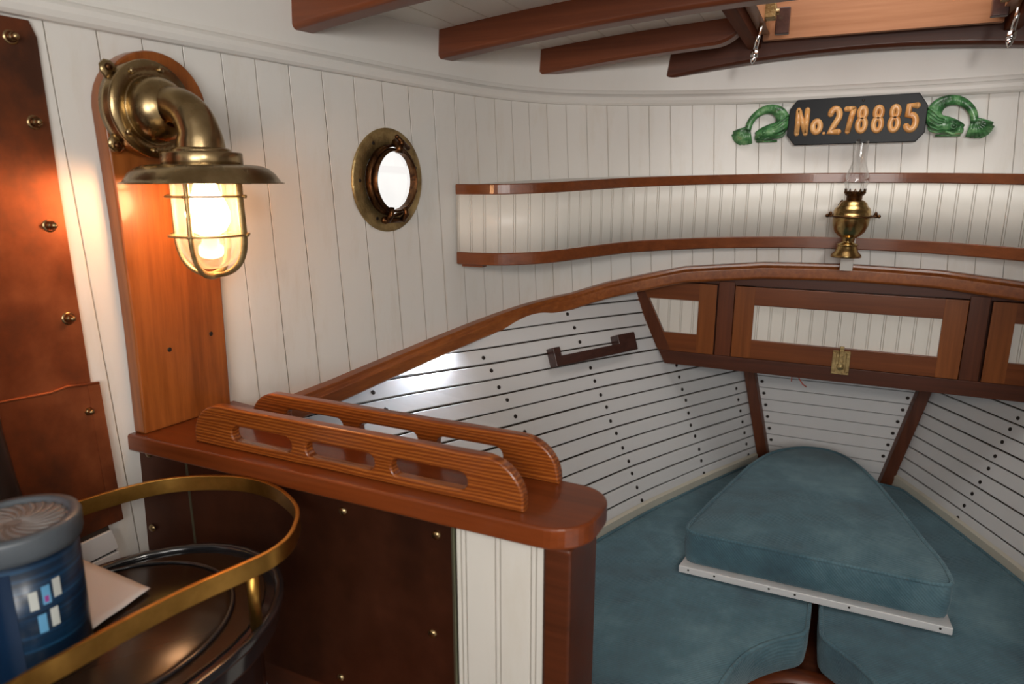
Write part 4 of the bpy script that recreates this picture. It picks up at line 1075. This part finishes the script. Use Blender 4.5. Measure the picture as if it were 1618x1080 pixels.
TF = lambda: MB().frame((tx, ty, TZ), (1, 0, 0), (0, 1, 0), (0, 0, 1))
mb = TF(); mb.lathe([(.0001, 0), (.044, 0), (.046, .002), (.048, .125), (.0001, .125)], 64); obj('body', mb, m_tub, t_)
mb = TF(); mb.lathe([(.0485, .118), (.0510, .119), (.0525, .124), (.0530, .139), (.0515, .1425), (.0450, .1430), (.0425, .1415), (.0420, .138), (.0001, .138)], 64); ld = obj('lid', mb, m_lid, t_)
mb = TF(); mb.lathe([(.0415, .1382), (.0001, .1390)], 48)
for k in range(22):
    a0 = 2*math.pi*k/22; mb.tube([(r_*math.cos(a0 + r_*22), r_*math.sin(a0 + r_*22), .1388) for r_ in (.006, .014, .022, .030, .037, .041)], [.0006, .0012, .0016, .0020, .0022, .001], 6, .6, up=(0, 0, 1))
obj('lid_window', mb, m_lid_clear, ld)
def patch(a0, a1, z0, z1, mat, nm, r_=.0478):
    mb = TF(); vs = []; fs = []; n = 6
    for i in range(n + 1):
        a = math.radians(a0 + (a1 - a0) * i / n)
        for z in (z0, z1): rr_ = .046 + .002*z/.125 + .0006; vs.append((rr_*math.cos(a), rr_*math.sin(a), z))
    for i in range(n): fs.append((i*2, i*2+2, i*2+3, i*2+1))
    mb.add(vs, fs); return obj(nm, mb, mat, t_)
m_dkb = NT('label_navy').out(lin('0A2440'), .3); m_mag = NT('label_pink').out(lin('9A3E8C'), .4)
patch(-95, -38, .004, .112, m_dkb, 'label_panel')
for i, (a, z) in enumerate(((-22, .072), (-10, .074), (1, .077), (-17, .048), (-5, .050))):
    patch(a - 4, a + 4, z, z + .018, m_pic if i % 2 == 0 else m_pic2, 'label_picture'); 
patch(-12, -8, .076, .082, m_mag, 'label_picture', .0479)

# ------------------------------------------------------------------ wooden grab handle on the hull slats
t_ = thing('grab_handle', 'dark wooden grab handle fixed to the white slats below the arched trim', 'handle', (-.55, 1.66, -.43))
a_ = V(hx(1.535, -.432), 1.535, -.432); b_ = V(hx(1.765, -.424), 1.765, -.424); na = hn(1.66, -.43, -1)
hd = (b_ - a_).normalized(); hu = na.cross(hd).normalized()
if hu.z < 0: hu = -hu
a_ = a_ + na * .002; L_ = (b_ - a_).length
mb = MB().frame(a_, hd, hu, na)
o1 = [(0, -.026), (L_, -.026), (L_, .022), (L_ - .060, .022), (L_ - .060, -.001), (.022, -.001), (.022, .022), (0, .022)]
vs = [(x, y, -.002) for x, y in o1] + [(x, y, .030) for x, y in o1]; n = 8
mb.add(vs, [tuple(range(n)), tuple(range(15, 7, -1))] + [(i, (i+1) % n, n+(i+1) % n, n+i) for i in range(n)], smooth=False)
obj('bar', mb, wood_black, t_, bevel=.002)
